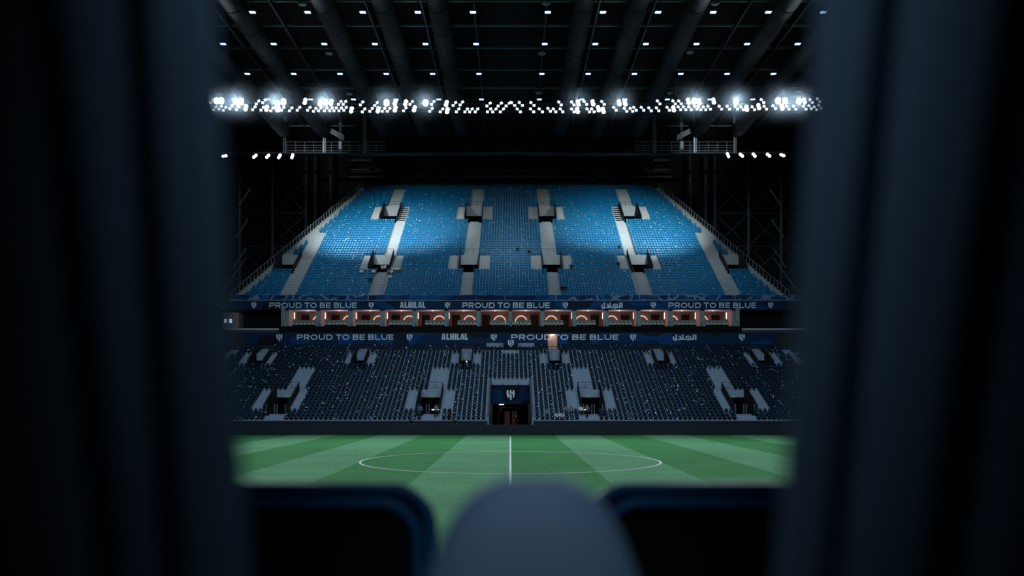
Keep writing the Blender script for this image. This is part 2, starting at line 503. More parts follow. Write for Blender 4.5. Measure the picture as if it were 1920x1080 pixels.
# ---------------------------------------------------------------- seats
def seat_mesh(name, m, wd):
    mb = MB(); h = wd / 2
    prof = [(-h * .75, .50), (h * .75, .50), (h, .58), (h, .72), (h * .62, .84), (-h * .62, .84), (-h, .72), (-h, .58)]
    n = len(prof); c = .68
    f0 = [(x * .72, -.035 + (z - .4) * .22, c + (z - c) * .72) for x, z in prof]
    f1 = [(x, .01 + (z - .4) * .22, z) for x, z in prof]
    f2 = [(x * .94, .06 + (z - .4) * .22, z) for x, z in prof]
    mb.add(f0 + f1 + f2, [tuple(range(n)), tuple(range(3 * n - 1, 2 * n - 1, -1))] + [(j * n + q, (j + 1) * n + q, (j + 1) * n + (q + 1) % n, j * n + (q + 1) % n)[::-1] for j in (0, 1) for q in range(n)])
    # tipped-up pan, its underside facing forward and down
    k = h * .88
    mb.add([(-k, .02, .34), (k, .02, .34), (k, -.10, .55), (-k, -.10, .55), (k, -.03, .57), (-k, -.03, .57)], [(0, 1, 2, 3), (3, 2, 4, 5)])
    mb.box(-.05, .05, .0, .10, 0, .52)
    return mb.mesh(name, m)


def seat_tier(T, wd, pitch_, me, keep, colour, where, ylift):
    rnd = random.Random(3)
    spots = []
    for i in range(T.n):
        xo = T.edge(T.y(i)); n = int(xo / pitch_)
        yy = T.y(i) + .50
        for k in range(-n, n):
            x = (k + .5) * pitch_
            if any(lo <= i < hi and a - wd * .45 < x < b + wd * .45 for a, b, lo, hi in T.clear): continue
            spots.append((i, k, x, yy, T.z(i)))
    # the ones that show largest: lowest rows, those the curtains leave in view
    vis = [q for q in spots if abs(q[2]) * F / q[3] < 520]
    vis.sort(key=lambda q: (q[0], abs(q[2])))
    single = vis[:keep]; done = set((q[0], q[1]) for q in single)
    cnt = {}
    for i, k, x, yy, z in single:
        key = (i, x < 0); cnt[key] = cnt.get(key, 0) + 1
        o = put(colour.split()[-1] + '_stadium_seat', me, None, (x, yy, z))
        tag(o, '%s folding seat in %s row of the %s stand, %s %s of centre' % (colour, ('front' if i == 0 else ordn(i + 1)), where, ordn(cnt[key]), side(x)),
            'seat', '%s seats of the %s stand' % (colour, where))
    V = [v.co.copy() for v in me.vertices]; Fs = [tuple(p.vertices) for p in me.polygons]
    mb = MB()
    for i, k, x, yy, z in spots:
        if (i, k) in done: continue
        mb.add([(v.x + x, v.y + yy, v.z + z) for v in V], Fs)
    o = mb.build(colour.split()[-1] + '_stadium_seats', me.materials[0].name)
    tag(o, 'remaining rows of %s folding seats filling the %s stand' % (colour, where), 'seats', kind='stuff')
    return spots


MATS_ALIAS = None
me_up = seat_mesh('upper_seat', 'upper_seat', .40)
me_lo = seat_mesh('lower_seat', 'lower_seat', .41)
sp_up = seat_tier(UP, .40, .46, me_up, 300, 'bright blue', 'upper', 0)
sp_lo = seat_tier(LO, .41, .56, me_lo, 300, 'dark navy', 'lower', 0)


def litter(name, spots, prob, m, label, size, seed, cols=None):
    rnd = random.Random(seed); mb = MB()
    for i, k, x, y, z in spots:
        p = prob * (3.2 if (cols and k % cols == 0) else .7)
        if rnd.random() > p: continue
        a = rnd.uniform(0, PI); l = size * rnd.uniform(.5, 1.3); wd = size * rnd.uniform(.25, .6)
        c = Vector((x + rnd.uniform(-.2, .2), y - .16 + rnd.uniform(-.05, .04), z + rnd.uniform(.25, .75)))
        u = Vector((math.cos(a), rnd.uniform(-.3, .3), math.sin(a))).normalized() * l / 2
        v = Vector((-math.sin(a), rnd.uniform(-.3, .3), math.cos(a))).normalized() * wd / 2
        d = Vector((0, .012, 0))
        j = [rnd.uniform(.35, 1) for _ in range(4)]
        qd = [c + (-u - v) * j[0], c + (u - v) * j[1], c + (u + v) * j[2], c + (-u + v) * j[3]]
        mb.add(qd + [p_ + d for p_ in qd],
               [(0, 1, 2, 3), (7, 6, 5, 4), (0, 4, 5, 1), (1, 5, 6, 2), (2, 6, 7, 3), (3, 7, 4, 0)])
    tag(mb.build(name, m), label, 'paper', kind='stuff')


litter('paper_scraps', sp_up, .22, 'paper', 'white paper scraps scattered over the bright blue upper seats', .24, 11, 4)
litter('paper_scraps', sp_lo, .26, 'paper', 'white paper scraps scattered over the dark lower seats', .26, 12, 4)
litter('blue_scraps', sp_lo, .13, 'blue_flag', 'small blue plastic flags left on the dark lower seats', .28, 13, 5)
litter('blue_scraps', sp_up, .05, 'blue_flag', 'small blue plastic flags left on the bright blue upper seats', .2, 14, 3)

# ---------------------------------------------------------------- lower stand front wall and tunnel
for s, nm in ((-1, 'wall_left'), (1, 'wall_right')):
    x0, x1 = sorted((s * 2.62, s * 46))
    mb = MB(); mb.box(x0, x1, 96.8, 97.0, 0, 1.28); o = tag(mb.build(nm, 'board'), kind='structure')
    mb = MB(); mb.box(x0, x1, 96.76, 97.04, 1.28, 1.37); mb.build('coping', 'concrete_low', o)
tun = tag(empty('players_tunnel', (0, 97, 0)), 'dark players tunnel with crest panel in the middle of the lower stand', 'tunnel')
yb = LO.y(14)


def tp(nm, mb_, m, par=None):
    for i_, v in enumerate(mb_.v): mb_.v[i_] = (v[0], v[1] - 97, v[2])
    return mb_.build(nm, m, par or tun)


for s in (-1, 1):
    a, b = sorted((s * 2.42, s * 2.58))
    mb = MB(); mb.prism_x([(97, 0), (yb + .2, 0), (yb + .2, LO.z(14) + .3), (97, LO.z(0) + .6)], a, b); tp('side_wall', mb, 'dark_wall')
    mb = MB(); mb.bar((s * 2.5, 97, LO.z(0) + .65), (s * 2.5, yb + .2, LO.z(14) + .35), .05); tp('handrail', mb, 'steel')
    mb = MB(); mb.box(s * 2.5 - .07, s * 2.5 + .07, 96.7, 96.95, 0, 1.75); tp('end_post', mb, 'steel')
    for yy, hh in ((105.5, 3.1), (107.3, 3.1)):
        mb = MB(); mb.box(s * 2.32 - .07, s * 2.32 + .07, yy, yy + .15, 0, hh); tp('pillar', mb, 'steel_dark')
for xa, xb in ((-2.36, -1.0), (-.9, .95), (1.05, 2.36)):
    mb = MB(); mb.box(xa, xb, yb - .08, yb + .05, 5.5, 6.0); tp('parapet_panel', mb, 'concrete_low')
mb = MB(); mb.box(-2.36, 2.36, yb - .12, yb, 3.12, 5.46); crest_panel = tp('crest_panel', mb, 'tunnel_print')
mb = MB(); mb.box(-2.4, 2.4, yb, yb + 7, 3.05, 3.12); tp('ceiling_panel', mb, 'black')
mb = MB(); mb.box(-2.4, 2.4, yb + 6.9, yb + 7, 0, 3.1); tp('back_wall', mb, 'black')
mb = MB(); mb.box(-2.5, -2.4, yb, yb + 7, 0, 3.1); tp('passage_wall', mb, 'dark_wall')
mb = MB(); mb.box(2.4, 2.5, yb, yb + 7, 0, 3.1); tp('passage_wall', mb, 'dark_wall')
mb = MB(); mb.box(-2.4, 2.4, 97, yb + 7, -.02, .01); tp('tunnel_floor', mb, 'room_floor')
for a, b in ((-.78, -.08), (.22, .88)):
    mb = MB(); mb.box(a, b, yb + 6.75, yb + 6.88, 0, 2.05); d = tp('door_leaf', mb, 'door_lit')
mb = MB(); mb.box(-1.42, -.82, yb - .1, yb + .05, 3.0, 3.09); tp('tunnel_lamp', mb, 'lamp_tube')
point('tunnel_lamp_light', (-.9, yb + 2.2, 2.7), 26, (1.0, .74, .62), .2)
for xx, l0, l1, zz in ((-1.3, -1.7, -1.15, 2.62), (.7, .5, .9, 2.62)):
    pts = [(xx + .12 * math.sin(q * 1.1) - q * .05, yb + 3, 2.62 - q * .22) for q in range(10)]
    mb = MB(); mb.tube(pts, .035, 5); tp('hanging_cable', mb, 'steel_dark')
pts = [(-1.35 + q * .17, yb + 3, 2.62 + .05 * math.cos(q * 2.0)) for q in range(13)]
mb = MB(); mb.tube(pts, .03, 5); tp('hanging_cable', mb, 'steel_dark')

# ---------------------------------------------------------------- lettering
def ribbon(mb, pts, t, closed=False):
    """flat mitred stroke in (x, z)"""
    P_ = [Vector((p[0], p[1])) for p in pts]; n = len(P_); L_, R_ = [], []
    for i in range(n):
        a = P_[i - 1] if (i or closed) else None; b = P_[(i + 1) % n] if (i < n - 1 or closed) else None
        d1 = (P_[i] - a).normalized() if a is not None else None; d2 = (b - P_[i]).normalized() if b is not None else None
        if d1 is None: d1 = d2
        if d2 is None: d2 = d1
        n1, n2 = Vector((-d1.y, d1.x)), Vector((-d2.y, d2.x)); m_ = (n1 + n2).normalized()
        k_ = min(1.8, 1 / max(.3, m_.dot(n1))) * t / 2
        L_.append(P_[i] + m_ * k_); R_.append(P_[i] - m_ * k_)
    lay = -.004 * (len(mb.f) % 7)
    vs = [(p.x, lay, p.y) for p in L_] + [(p.x, lay, p.y) for p in R_]
    mb.add(vs, [(i, (i + 1) % n, n + (i + 1) % n, n + i)[::-1] for i in range(n if closed else n - 1)])


def arc(cx_, cy_, rx, ry, a0, a1, n=10):
    return [(cx_ + rx * math.cos(math.radians(a0 + (a1 - a0) * k_ / n)), cy_ + ry * math.sin(math.radians(a0 + (a1 - a0) * k_ / n))) for k_ in range(n + 1)]


def glyph(mb, ch, x, wd, t):
    h = t / 2; r = x + wd - h; l = x + h
    S = lambda p, c=False: ribbon(mb, p, t, c)
    if ch == 'P' or ch == 'R':
        S([(l, 0), (l, 1)]); S([(l, 1 - h)] + arc(r - .25, .68, .25, .32 - h, 90, -90) + [(l, .36 + h)])
        if ch == 'R': S([(x + wd * .5, .42), (r + .02, 0)])
    elif ch == 'O': S(arc(x + wd / 2, .5, wd / 2 - h, .5 - h, 0, 345, 23), True)
    elif ch == 'U': S([(l, 1)] + arc(x + wd / 2, .42, wd / 2 - h, .42 - h, 180, 360, 14) + [(r, 1)])
    elif ch == 'D': S([(l, 0), (l, 1)]); S([(l, 1 - h)] + arc(r - .38, .5, .38, .5 - h, 90, -90, 12) + [(l, h)])
    elif ch == 'T': S([(x, 1 - h), (x + wd, 1 - h)]); S([(x + wd / 2, 1 - h), (x + wd / 2, 0)])
    elif ch == 'B':
        S([(l, 0), (l, 1)]); S([(l, 1 - h)] + arc(r - .22, .75 - h * .2, .2, .25 - h * .7, 90, -90) + [(l, .52)]); S([(l, .52)] + arc(r - .22, .29, .22, .25 - h * .5, 90, -90) + [(l, h)])
    elif ch == 'E': S([(l, 0), (l, 1)]); S([(l, 1 - h), (x + wd, 1 - h)]); S([(l, .5), (x + wd * .93, .5)]); S([(l, h), (x + wd, h)])
    elif ch == 'L': S([(l, 0), (l, 1)]); S([(l, h), (x + wd, h)])


def poly(mb, pts):
    n = len(pts)
    o = len(mb.v); lay = -.004 * (len(mb.f) % 7); mb.v += [(p[0], lay, p[1]) for p in pts]; mb.f.append(tuple(range(o, o + n))); mb.m.append(0)


def place(mb, name, parent, X, Y, Z, s, sx=1.0, mir=1):
    for i_, v in enumerate(mb.v): mb.v[i_] = (X + v[0] * s * sx, Y + v[1], Z + v[2] * s)
    return mb.build(name, 'letter', parent)


SLOGAN = [('P', 0, 1.02), ('R', 1.21, .97), ('O', 2.38, 1.21), ('U', 3.79, 1.06), ('D', 5.1, 1.1), ('T', 6.75, 1.02), ('O', 7.9, 1.23), ('B', 9.7, 1.0),
          ('E', 10.9, .9), ('B', 12.4, 1.0), ('L', 13.6, .87), ('U', 14.66, 1.07), ('E', 15.9, .9)]


def slogan(parent, X, Y, Z, s, sx, part=None):
    mb = MB()
    for ch, x, wd in SLOGAN:
        if part == 0 and x > 6.5: continue
        if part == 1 and x < 6.5: continue
        glyph(mb, ch, x, wd, .185)
    return place(mb, 'lettering', parent, X, Y, Z, s, sx)


def club(parent, X, Y, Z, s, sx=1.0):
    mb = MB(); t = .25

    def A(x, wd):
        c = x + wd / 2
        poly(mb, [(x, 0), (x + .21, 0), (c - .02, .98), (c - .17, 1)]); poly(mb, [(x + wd - .21, 0), (x + wd, 0), (c + .17, 1), (c - .02, 1)])
        poly(mb, [(x + .16, .22), (x + wd - .16, .22), (x + wd - .2, .42), (x + .2, .42)])
    A(0, .63); glyph(mb, 'L', .737, .473, t)
    for x in (1.30, 1.645): ribbon(mb, [(x + t / 2, 0), (x + t / 2, 1)], t)
    ribbon(mb, [(1.5, .5), (1.7, .5)], .16)
    ribbon(mb, [(2.1, 0), (2.1, 1)], .23); glyph(mb, 'L', 2.30, .44, t); A(2.87, .62); glyph(mb, 'L', 3.55, .50, t)
    return place(mb, 'lettering', parent, X, Y, Z, s, sx)


def arabic(parent, X, Y, Z, s, sx=1.0):
    mb = MB(); c = lambda p: [((x - 350) / 380, (520 - y) / 380) for x, y in p]
    t = .21; S = lambda p: ribbon(mb, c(p), t)
    S([(1522, 180), (1522, 520)])
    S([(1408, 180), (1408, 480), (1240, 480)])
    ribbon(mb, c([(1145 + 128 * math.cos(q * .3), 400 + 128 * math.sin(q * .3)) for q in range(21)]), .17, True)
    ribbon(mb, c([(1110 + 62 * math.cos(q * .45), 415 + 62 * math.sin(q * .45)) for q in range(14)]), .12, True)
    S([(1030, 480), (860, 480), (860, 180)])
    S([(880, 485), (620, 485)]); S([(700, 250), (790, 480)])
    S([(535, 180), (535, 530), (470, 528), (420, 510), (396, 460), (394, 310)])
    return place(mb, 'arabic_lettering', parent, X, Y, Z, s, sx)


LG1 = [(295, 400), (345, 358), (405, 358), (405, 625), (470, 598), (560, 605), (600, 645), (575, 668), (575, 885), (523, 925), (478, 885), (478, 680), (430, 705), (410, 800), (375, 795), (320, 690), (295, 590)]
LG2 = [(478, 350), (523, 335), (570, 350), (570, 475), (610, 480), (640, 510), (645, 358), (700, 358), (750, 400), (745, 590), (720, 700), (680, 795), (635, 800), (650, 720), (652, 600), (600, 560), (540, 545), (490, 550), (455, 565), (445, 535), (478, 510)]


def crest(parent, X, Y, Z, s):
    """emblem, centred on X, Z is its bottom"""
    mb = MB()
    for L_ in (LG1, LG2): poly(mb, [((x - 523) / 590, (925 - y) / 590) for x, y in L_][::-1])
    return place(mb, 'crest', parent, X, Y, Z, s)


p = at(957.5, 750, yb - .14); crest(tun, p.x, yb - .14 - 97, at(957, 750.5, yb).z, 1.32)

# ---------------------------------------------------------------- lower ribbon banner
YB = 121.0
mb = MB(); mb.box(-46, 46, YB + .1, YB + .3, 9.0, 13.1)
wb = tag(mb.build('wall_back', 'dark_wall'), kind='structure')
mb = MB(); mb.box(-46, 46, LO.y(27), YB + .1, 9.9, 10.1); tag(mb.build('floor', 'concrete_low'), kind='structure')
banL = tag(empty('ribbon_banner', (0, YB, 11.4)), 'navy slogan banner along back wall of the lower stand', 'banner')
xd0, xd1 = at(1027.5, 0, YB).x, at(1044, 0, YB).x
for nm, a, b in (('banner_cloth', at(461, 0, YB).x, xd0), ('banner_cloth', xd1, at(1452, 0, YB).x)):
    mb = MB(); mb.box(a, b, -.04, .02, 0, 1.58); mb.build(nm, 'fascia_print', banL)


def lowtext(fn, px0, *a):
    return fn(banL, at(px0, 0, YB).x, -.055, at(0, 637.4, YB).z - 11.4, *a)


ch = 10.3 * YB / F
lowtext(slogan, 557, ch, 181 / 173.0)
lowtext(club, 828, 11.8 * YB / F, .93 * 1.12)
lowtext(slogan, 958.5, ch, 181 / 173.0 * 1.13, 0); lowtext(slogan, 954, ch, 181 / 173.0 * 1.135, 1)
lowtext(arabic, 1261, 11.2 * YB / F, 1.25)
for px in (524, 768, 926, 1187, 1391):
    crest(banL, at(px, 0, YB).x, -.055, at(0, 640, YB).z - 11.4, 14 * YB / F)
# lit doorway in the banner wall
dr = tag(empty('door_1', ((xd0 + xd1) / 2, YB, 10.1)), kind='structure')
hw = (xd1 - xd0) / 2
mb = MB(); mb.box(-hw, hw, -.06, -.01, .0, 2.75); mb.build('door_recess', 'door_lit', dr)
mb = MB(); mb.box(-hw - .05, -hw, -.25, 0, 0, 2.85); mb.build('door_jamb', 'door_lit', dr)
mb = MB(); mb.box(hw, hw + .05, -.25, 0, 0, 2.85); mb.build('door_jamb', 'door_lit', dr)
mb = MB(); mb.box(-.28, .3, -.3, -.1, 2.62, 2.72); mb.build('door_lamp', 'lamp_tube', dr)
mb = MB(); mb.box(-.18, -.1, -.1, -.05, 1.55, 1.63); mb.build('door_knob', 'black', dr)
point('door_lamp_light', ((xd0 + xd1) / 2, YB - .75, 12.45), 10, (1, .80, .68), .1)
# press desks and hanging crest at the top of the lower stand
pn = tag(empty('crest_panel', (0, 117.5, 10.46)), 'dark panel with pale crest above middle of the lower seats', 'sign')
zt, zb_ = at(0, 636, 117.5).z - 10.46, at(0, 653, 117.5).z - 10.46
mb = MB(); mb.box(-.95, .95, 0, .06, zb_ - .1, zt + .05); mb.build('panel', 'tunnel_print', pn)
for xx in (-.85, .85):
    mb = MB(); mb.bar((xx, .09, -.9), (xx, .09, zt), .03); mb.build('post', 'steel_dark', pn)
crest(pn, .05, -.015, at(0, 651.3, 117.5).z - 10.46, 14.6 * 117.5 / F)
for s in (-1, 1):
    a, b = (at(912, 0, 119).x, at(944, 0, 119).x) if s < 0 else (at(971, 0, 119).x, at(1002, 0, 119).x)
    t = tag(empty('press_desk', ((a + b) / 2, 119, 10.1)), 'grey press desk %s of the pale crest panel' % side(s), 'desk')
    hw = (b - a) / 2; zt = at(0, 643, 119).z - 10.1
    mb = MB(); mb.box(-hw, hw, -.02, .5, zt - .05, zt); mb.build('desk_top', 'concrete_low', t)
    mb = MB(); mb.box(-hw, hw, -.04, 0, zt - .6, zt - .06); mb.build('front_panel', 'concrete_low', t)
    for xx in (-hw + .05, hw - .05):
        mb = MB(); mb.box(xx - .04, xx + .04, .05, .12, 0, zt - .05); mb.build('leg', 'steel_dark', t)

# ---------------------------------------------------------------- hospitality boxes
YP, YK, BW = 123.4, 131.0, 4.6
ZF, ZC = 13.7, 16.75
mb = MB(); mb.box(-32.6, 32.6, 121.2, 121.5, 12.95, 14.0); tag(mb.build('wall_parapet', 'black'), kind='structure')
mb = MB(); mb.box(-32.2, 32.2, 121.55, 122.9, ZF, ZF + .3); mb.box(-46, 46, 121.4, 133, ZF - .5, ZF); tag(mb.build('floor', 'dark_wall'), kind='structure')
mb = MB(); mb.box(-42, 42, 123.2, 133, ZC, ZC + .4); tag(mb.build('ceiling', 'box_ceiling'), kind='structure')
for s in (-1, 1):
    a, b = sorted((s * 32.7, s * 46))
    mb = MB(); mb.box(a, b, 121.15, 121.5, 13.5, 13.68); tag(mb.build('trim_1', 'steel_bright'), kind='structure')
    mb = MB(); mb.box(a, b, 121.2, 121.5, 13.1, 13.5); tag(mb.build('wall_parapet', 'steel_dark'), kind='structure')
    mb = MB(); mb.box(a, b, 125.5, 125.7, ZF, ZC); tag(mb.build('wall_back', 'black'), kind='structure')
    x = s * 32.35
    mb = MB(); mb.prism_y([(x - .12, ZF), (x + .12, ZF), (x + .12, ZC), (x - .12, ZC)], 121.6, YK); tag(mb.build('wall_end', 'pillar'), kind='structure')


def chair_proto():
    t = empty('suite_chair')
    mb = MB(); mb.box(-.23, .23, -.30, .22, .30, .54); mb.build('seat', 'chair_seat', t)
    mb = MB(); mb.prism_x([(.16, .40), (.26, .40), (.36, .98), (.27, 1.0)], -.25, .25); mb.build('backrest', 'chair_back', t)
    mb = MB(); mb.box(-.22, .22, -.18, .2, 0, .30); mb.build('base', 'black', t)
    for xx in (-.26, .26):
        mb = MB(); mb.box(xx - .025, xx + .025, -.2, .2, .44, .60); mb.build('armrest', 'black', t)
    return t


def copy_tree(o, parent=None):
    c = o.copy(); COL.objects.link(c); c.parent = parent
    for chd in [q for q in bpy.data.objects if q.parent == o]: copy_tree_child(chd, c)
    return c


def copy_tree_child(o, parent):
    c = o.copy(); COL.objects.link(c); c.parent = parent
    return c


cproto = chair_proto(); ckids = list(cproto.children); cused = False


def place_chair(loc, label):
    global cused
    if not cused: c = cproto; cused = True
    else:
        c = cproto.copy(); COL.objects.link(c)
        for q in ckids:
            d_ = q.copy(); COL.objects.link(d_); d_.parent = c
    c.location = loc
    tag(c, label, 'chair', 'padded chairs of the lit boxes')


for s in (-1, 1):
    for i in range(7):
        xa, xb = (s * BW * i, s * BW * (i + 1))          # inner, outer edge
        nm = 'pink lit hospitality box, %s %s of halfway line' % (ordn(i + 1), side(s))
        xm = (xa + xb) / 2
        t = tag(empty('hospitality_box', (xm, YK, ZF)), nm, 'box room', 'hospitality boxes under the upper stand')
        hw = BW / 2
        mb = MB(); mb.box(-hw, hw, 0, .15, 0, ZC - ZF); mb.build('back_wall', 'pink_wall', t)
        # partition on the outer side
        xo = s * hw
        mb = MB(); mb.box(xo - .06, xo + .06, YP - YK + .3, 0, 0, ZC - ZF); parti = mb.build('partition', 'pink_wall', t)
        a, b = sorted((s * (4.3 - hw), s * (3.05 - hw)))
        mb = MB(); mb.box(a, b, -.06, 0, 1.0, 2.86); d = mb.build('door', 'dark_door', t)
        mb = MB(); mb.box(a + .15, b - .1, -.07, 0, 0, 1.0); mb.build('door_lower_panel', 'door_low', d)
        xc = s * (1.63 - hw); zc = at(0, 603, YK).z - ZF
        pts = [(xc + .86 * math.cos(q * PI / 20), -.06, zc + .86 * math.sin(q * PI / 20)) for q in range(-1, 22)]
        mb = MB(); mb.tube(pts, .045, 6); mb.build('neon_arc', 'arc', t)
        yy = 127.6 - YK
        xs = s * (hw - .1)
        mb = MB(); mb.box(min(xs, xs - s * .05), max(xs, xs - s * .05), yy - .16, yy + .16, 1.9, 2.85); mb.build('strip_light', 'strip', parti)
        mb = MB(); mb.box(min(xs, xs - s * .03), max(xs, xs - s * .03), yy - .02, yy + .5, .2, 2.86); mb.build('dark_panel', 'dark_door', parti)
        mb = MB(); mb.box(min(xs, xs - s * .05), max(xs, xs - s * .05), yy - .12, yy + .05, .25, .75); mb.build('strip_reflection', 'strip', parti)  # glowing patch standing in for the strip light's reflection
        mb = MB(); mb.box(-.1, .1, -4.2, -4.0, ZC - ZF - .03, ZC - ZF - .01); mb.build('added_downlight', 'strip', t)  # glowing ceiling fixture added to go with the fill light
        # pillar at the outer front edge, with glass fin
        mb = MB(); mb.box(s * hw - .3, s * hw + .3, YP - YK, YP - YK + .45, 0, ZC - ZF); mb.build('pillar', 'pillar', t)
        mb = MB(); mb.box(s * hw - .2, s * hw + .2, YP - YK - 1.2, YP - YK - .02, 0, 1.15); mb.build('balcony_divider', 'pillar', t)
        point('box_fill_light', (xm - s * .2, 126.2, ZC - 1.0), 56, (1, .89, .85), .25)  # fill light added in place of the arc and strip glow
        n = 5 if i < 3 else 6
        for q in range(n):
            x = s * (BW * i + .45 + .56 * q)
            place_chair((x, 122.35, ZF + .3), 'pale padded chair, %s from inner end in %s lit box %s of halfway line' % (ordn(q + 1), ordn(i + 1), side(s)))
mb = MB(); mb.box(-.26, .26, YP, YP + .45, ZF, ZC); tag(mb.build('trim_2', 'pillar'), kind='structure')
mb = MB(); mb.box(-.06, .06, YP + .45, YK, ZF, ZC); tag(mb.build('wall_partition', 'pink_wall'), kind='structure')
# small lit concourse block left of the boxes
t = tag(empty('concourse_block', (-39.8, 123, ZF)), 'small lit concourse block at left end of the box level', 'building')
mb = MB(); mb.box(-1.6, .9, 0, 2, 0, 2.4); mb.build('wall', 'pink_wall', t)
for xx in (-1.2, -.45):
    for zz in (.95, 1.25):
        mb = MB(); mb.box(xx, xx + .35, -.06, .0, zz, zz + .2); mb.build('wall_lamp', 'lamp_ceiling', t)

# ---------------------------------------------------------------- upper fascia, railing, flags
YU = 123.0
xL, xR = at(422, 0, YU).x, at(1505, 0, YU).x
fas = tag(empty('ribbon_fascia', (0, YU, 16.5)), 'navy slogan fascia along the front edge of the upper stand', 'banner')
mb = MB(); mb.box(xL, xR, 0, .15, 0, 1.32); mb.build('fascia_panel', 'fascia_print', fas)
mb = MB(); mb.box(xL, xR, YU, YU + 1.3, 17.82, 17.90); tag(mb.build('trim_3', 'concrete'), kind='structure')


def uptext(fn, px0, *a):
    return fn(fas, at(px0, 0, YU).x, -.02, at(0, 577.6, YU).z - 16.5, *a)


ch = 10.3 * YU / F
for px in (505, 867, 1253.5): uptext(slogan, px, ch, 164 / 173.0)
uptext(club, 750, 11.8 * YU / F, 1.0)
uptext(arabic, 1127, 11.5 * YU / F, 1.1)
for px in (476, 696, 839, 1060, 1225, 1445):
    crest(fas, at(px, 0, YU).x, -.02, at(0, 578.8, YU).z - 16.5, 12.2 * YU / F)
rail = tag(empty('front_railing', (0, YU + .6, 17.9)), 'steel railing with thin posts along front of the upper stand', 'railing')
n = 48
for q in range(n):
    x = xL + .4 + (xR - xL - .8) * q / (n - 1)
    mb = MB(); mb.bar((x, 0, 0), (x, 0, .78), .03, 5); mb.build('post', 'steel', rail)
for z in (.78, .06):
    mb = MB(); mb.bar((xL + .3, 0, z), (xR - .3, 0, z), .03, 5); mb.build('rail', 'steel', rail)
edges = [at(px, 0, YU).x for px in (437, 512, 612, 690, 770, 893, 946, 1042, 1100, 1200, 1292, 1380, 1494)]
for q in range(len(edges) - 1):
    a, b = edges[q] + .05, edges[q + 1] - .05
    mid = 690 <= (437, 512, 612, 690, 770, 893, 946, 1042, 1100, 1200, 1292, 1380)[q] < 1042
    mb = MB(); nu, nv = 24, 4; rr = random.Random(q)
    ph = rr.uniform(0, 6)
    vs = []
    for j in range(nv + 1):
        for u in range(nu + 1):
            f_ = u / nu; g = j / nv
            sag = .08 * abs(math.sin(f_ * 5 + ph))
            vs.append((a + (b - a) * f_, -.05 - .04 * math.sin(f_ * 21 + ph + g * 2), .80 - sag * (1 - g) - g * (.70 + .06 * math.sin(f_ * 9 + ph))))
    W_ = nu + 1
    mb.add(vs, [(j * W_ + u, j * W_ + u + 1, (j + 1) * W_ + u + 1, (j + 1) * W_ + u) for j in range(nv) for u in range(nu)])
    mb.add([(x, y + .02, z) for x, y, z in vs], [(j * W_ + u, (j + 1) * W_ + u, (j + 1) * W_ + u + 1, j * W_ + u + 1) for j in range(nv) for u in range(nu)])
    o = mb.build('draped_flag', 'flag_cloth_plain' if mid else 'flag_cloth', None, True, (0, YU + .53, 17.9))
    tag(o, 'blue patterned cloth draped on the front railing, %s piece from left' % ordn(q + 1), 'flag', 'cloths draped on the front railing')

# ---------------------------------------------------------------- hall shell
mb = MB(); mb.box(-75, 75, -25, 176, 53.2, 53.6); tag(mb.build('ceiling', 'ceiling'), kind='structure')
mb = MB(); mb.box(-75, 75, 175, 175.5, 0, 53.2); tag(mb.build('wall_back', 'ceiling'), kind='structure')
for s, nm in ((-1, 'wall_left'), (1, 'wall_right')):
    mb = MB(); mb.box(s * 75 - .2, s * 75 + .2, -25, 175, -.3, 53.2); tag(mb.build(nm, 'ceiling'), kind='structure')
    # dark return wall beside the lower stand and box level
    mb = MB(); a, b = sorted((s * 44, s * 75)); mb.box(a, b, 124, 124.3, 0, 18); tag(mb.build(nm, 'dark_wall'), kind='structure')
mb = MB(); mb.box(-29, 29, UP.y(UP.n) + .1, UP.y(UP.n) + .3, 40, 46.0); tag(mb.build('wall_rear', 'black'), kind='structure')

# rear gallery beams and bracing behind the top row
for py, hh, nm in ((318, .12, 'rail'), (322, .10, 'rail'), (331, .16, 'rail'), (300, .2, 'rail')):
    p = at(0, py, 170)
    mb = MB(); mb.box(-32, 32, 170, 170.3, p.z - hh, p.z + hh)
    tag(mb.build('rear_beam', 'steel_dark'), 'dark horizontal steel beam behind top row of the upper stand, %s' % {318: 'second from top', 322: 'third from top', 331: 'lowest', 300: 'topmost'}[py], 'beam', 'beams behind the upper stand')
for q, (xa, xb) in enumerate(((764, 813), (1100, 1150))):
    t = tag(empty('cross_brace', at((xa + xb) / 2, 330, 169.84)), 'crossed steel brace above the top row, %s of centre' % side(q - .5), 'brace')
    hw = (xb - xa) / 2 * 169.5 / F; hh = 12 * 169.5 / F
    for s in (-1, 1):
        mb = MB(); mb.bar((-hw, 0, s * hh), (hw, 0, -s * hh), .07); mb.build('diagonal', 'steel', t)
        mb = MB(); mb.bar((s * hw, 0, -1.6), (s * hw, 0, 1.6), .14); mb.build('post', 'steel_dark', t)
    mb = MB(); mb.lathe([(.01, -.1), (.25, -.1), (.25, .1), (.01, .1)], (0, -.05, 0), 10); mb.build('hub_plate', 'steel', t)
for q, (xa, xb, py) in enumerate(((702, 870, 304), (1045, 1225, 305))):
    a, b = at(xa, py, 164), at(xb, py, 164)
    mb = MB(); mb.bar(a, b, .75, 12)
    for f_ in (.2, .8): p_ = a.lerp(b, f_); mb.bar((p_.x, p_.y, p_.z + .7), (p_.x, p_.y, 53.19), .05, 5)
    tag(mb.build('air_duct', 'duct', None, True), 'dark horizontal air duct above the top row, %s of centre' % side(q - .5), 'duct')

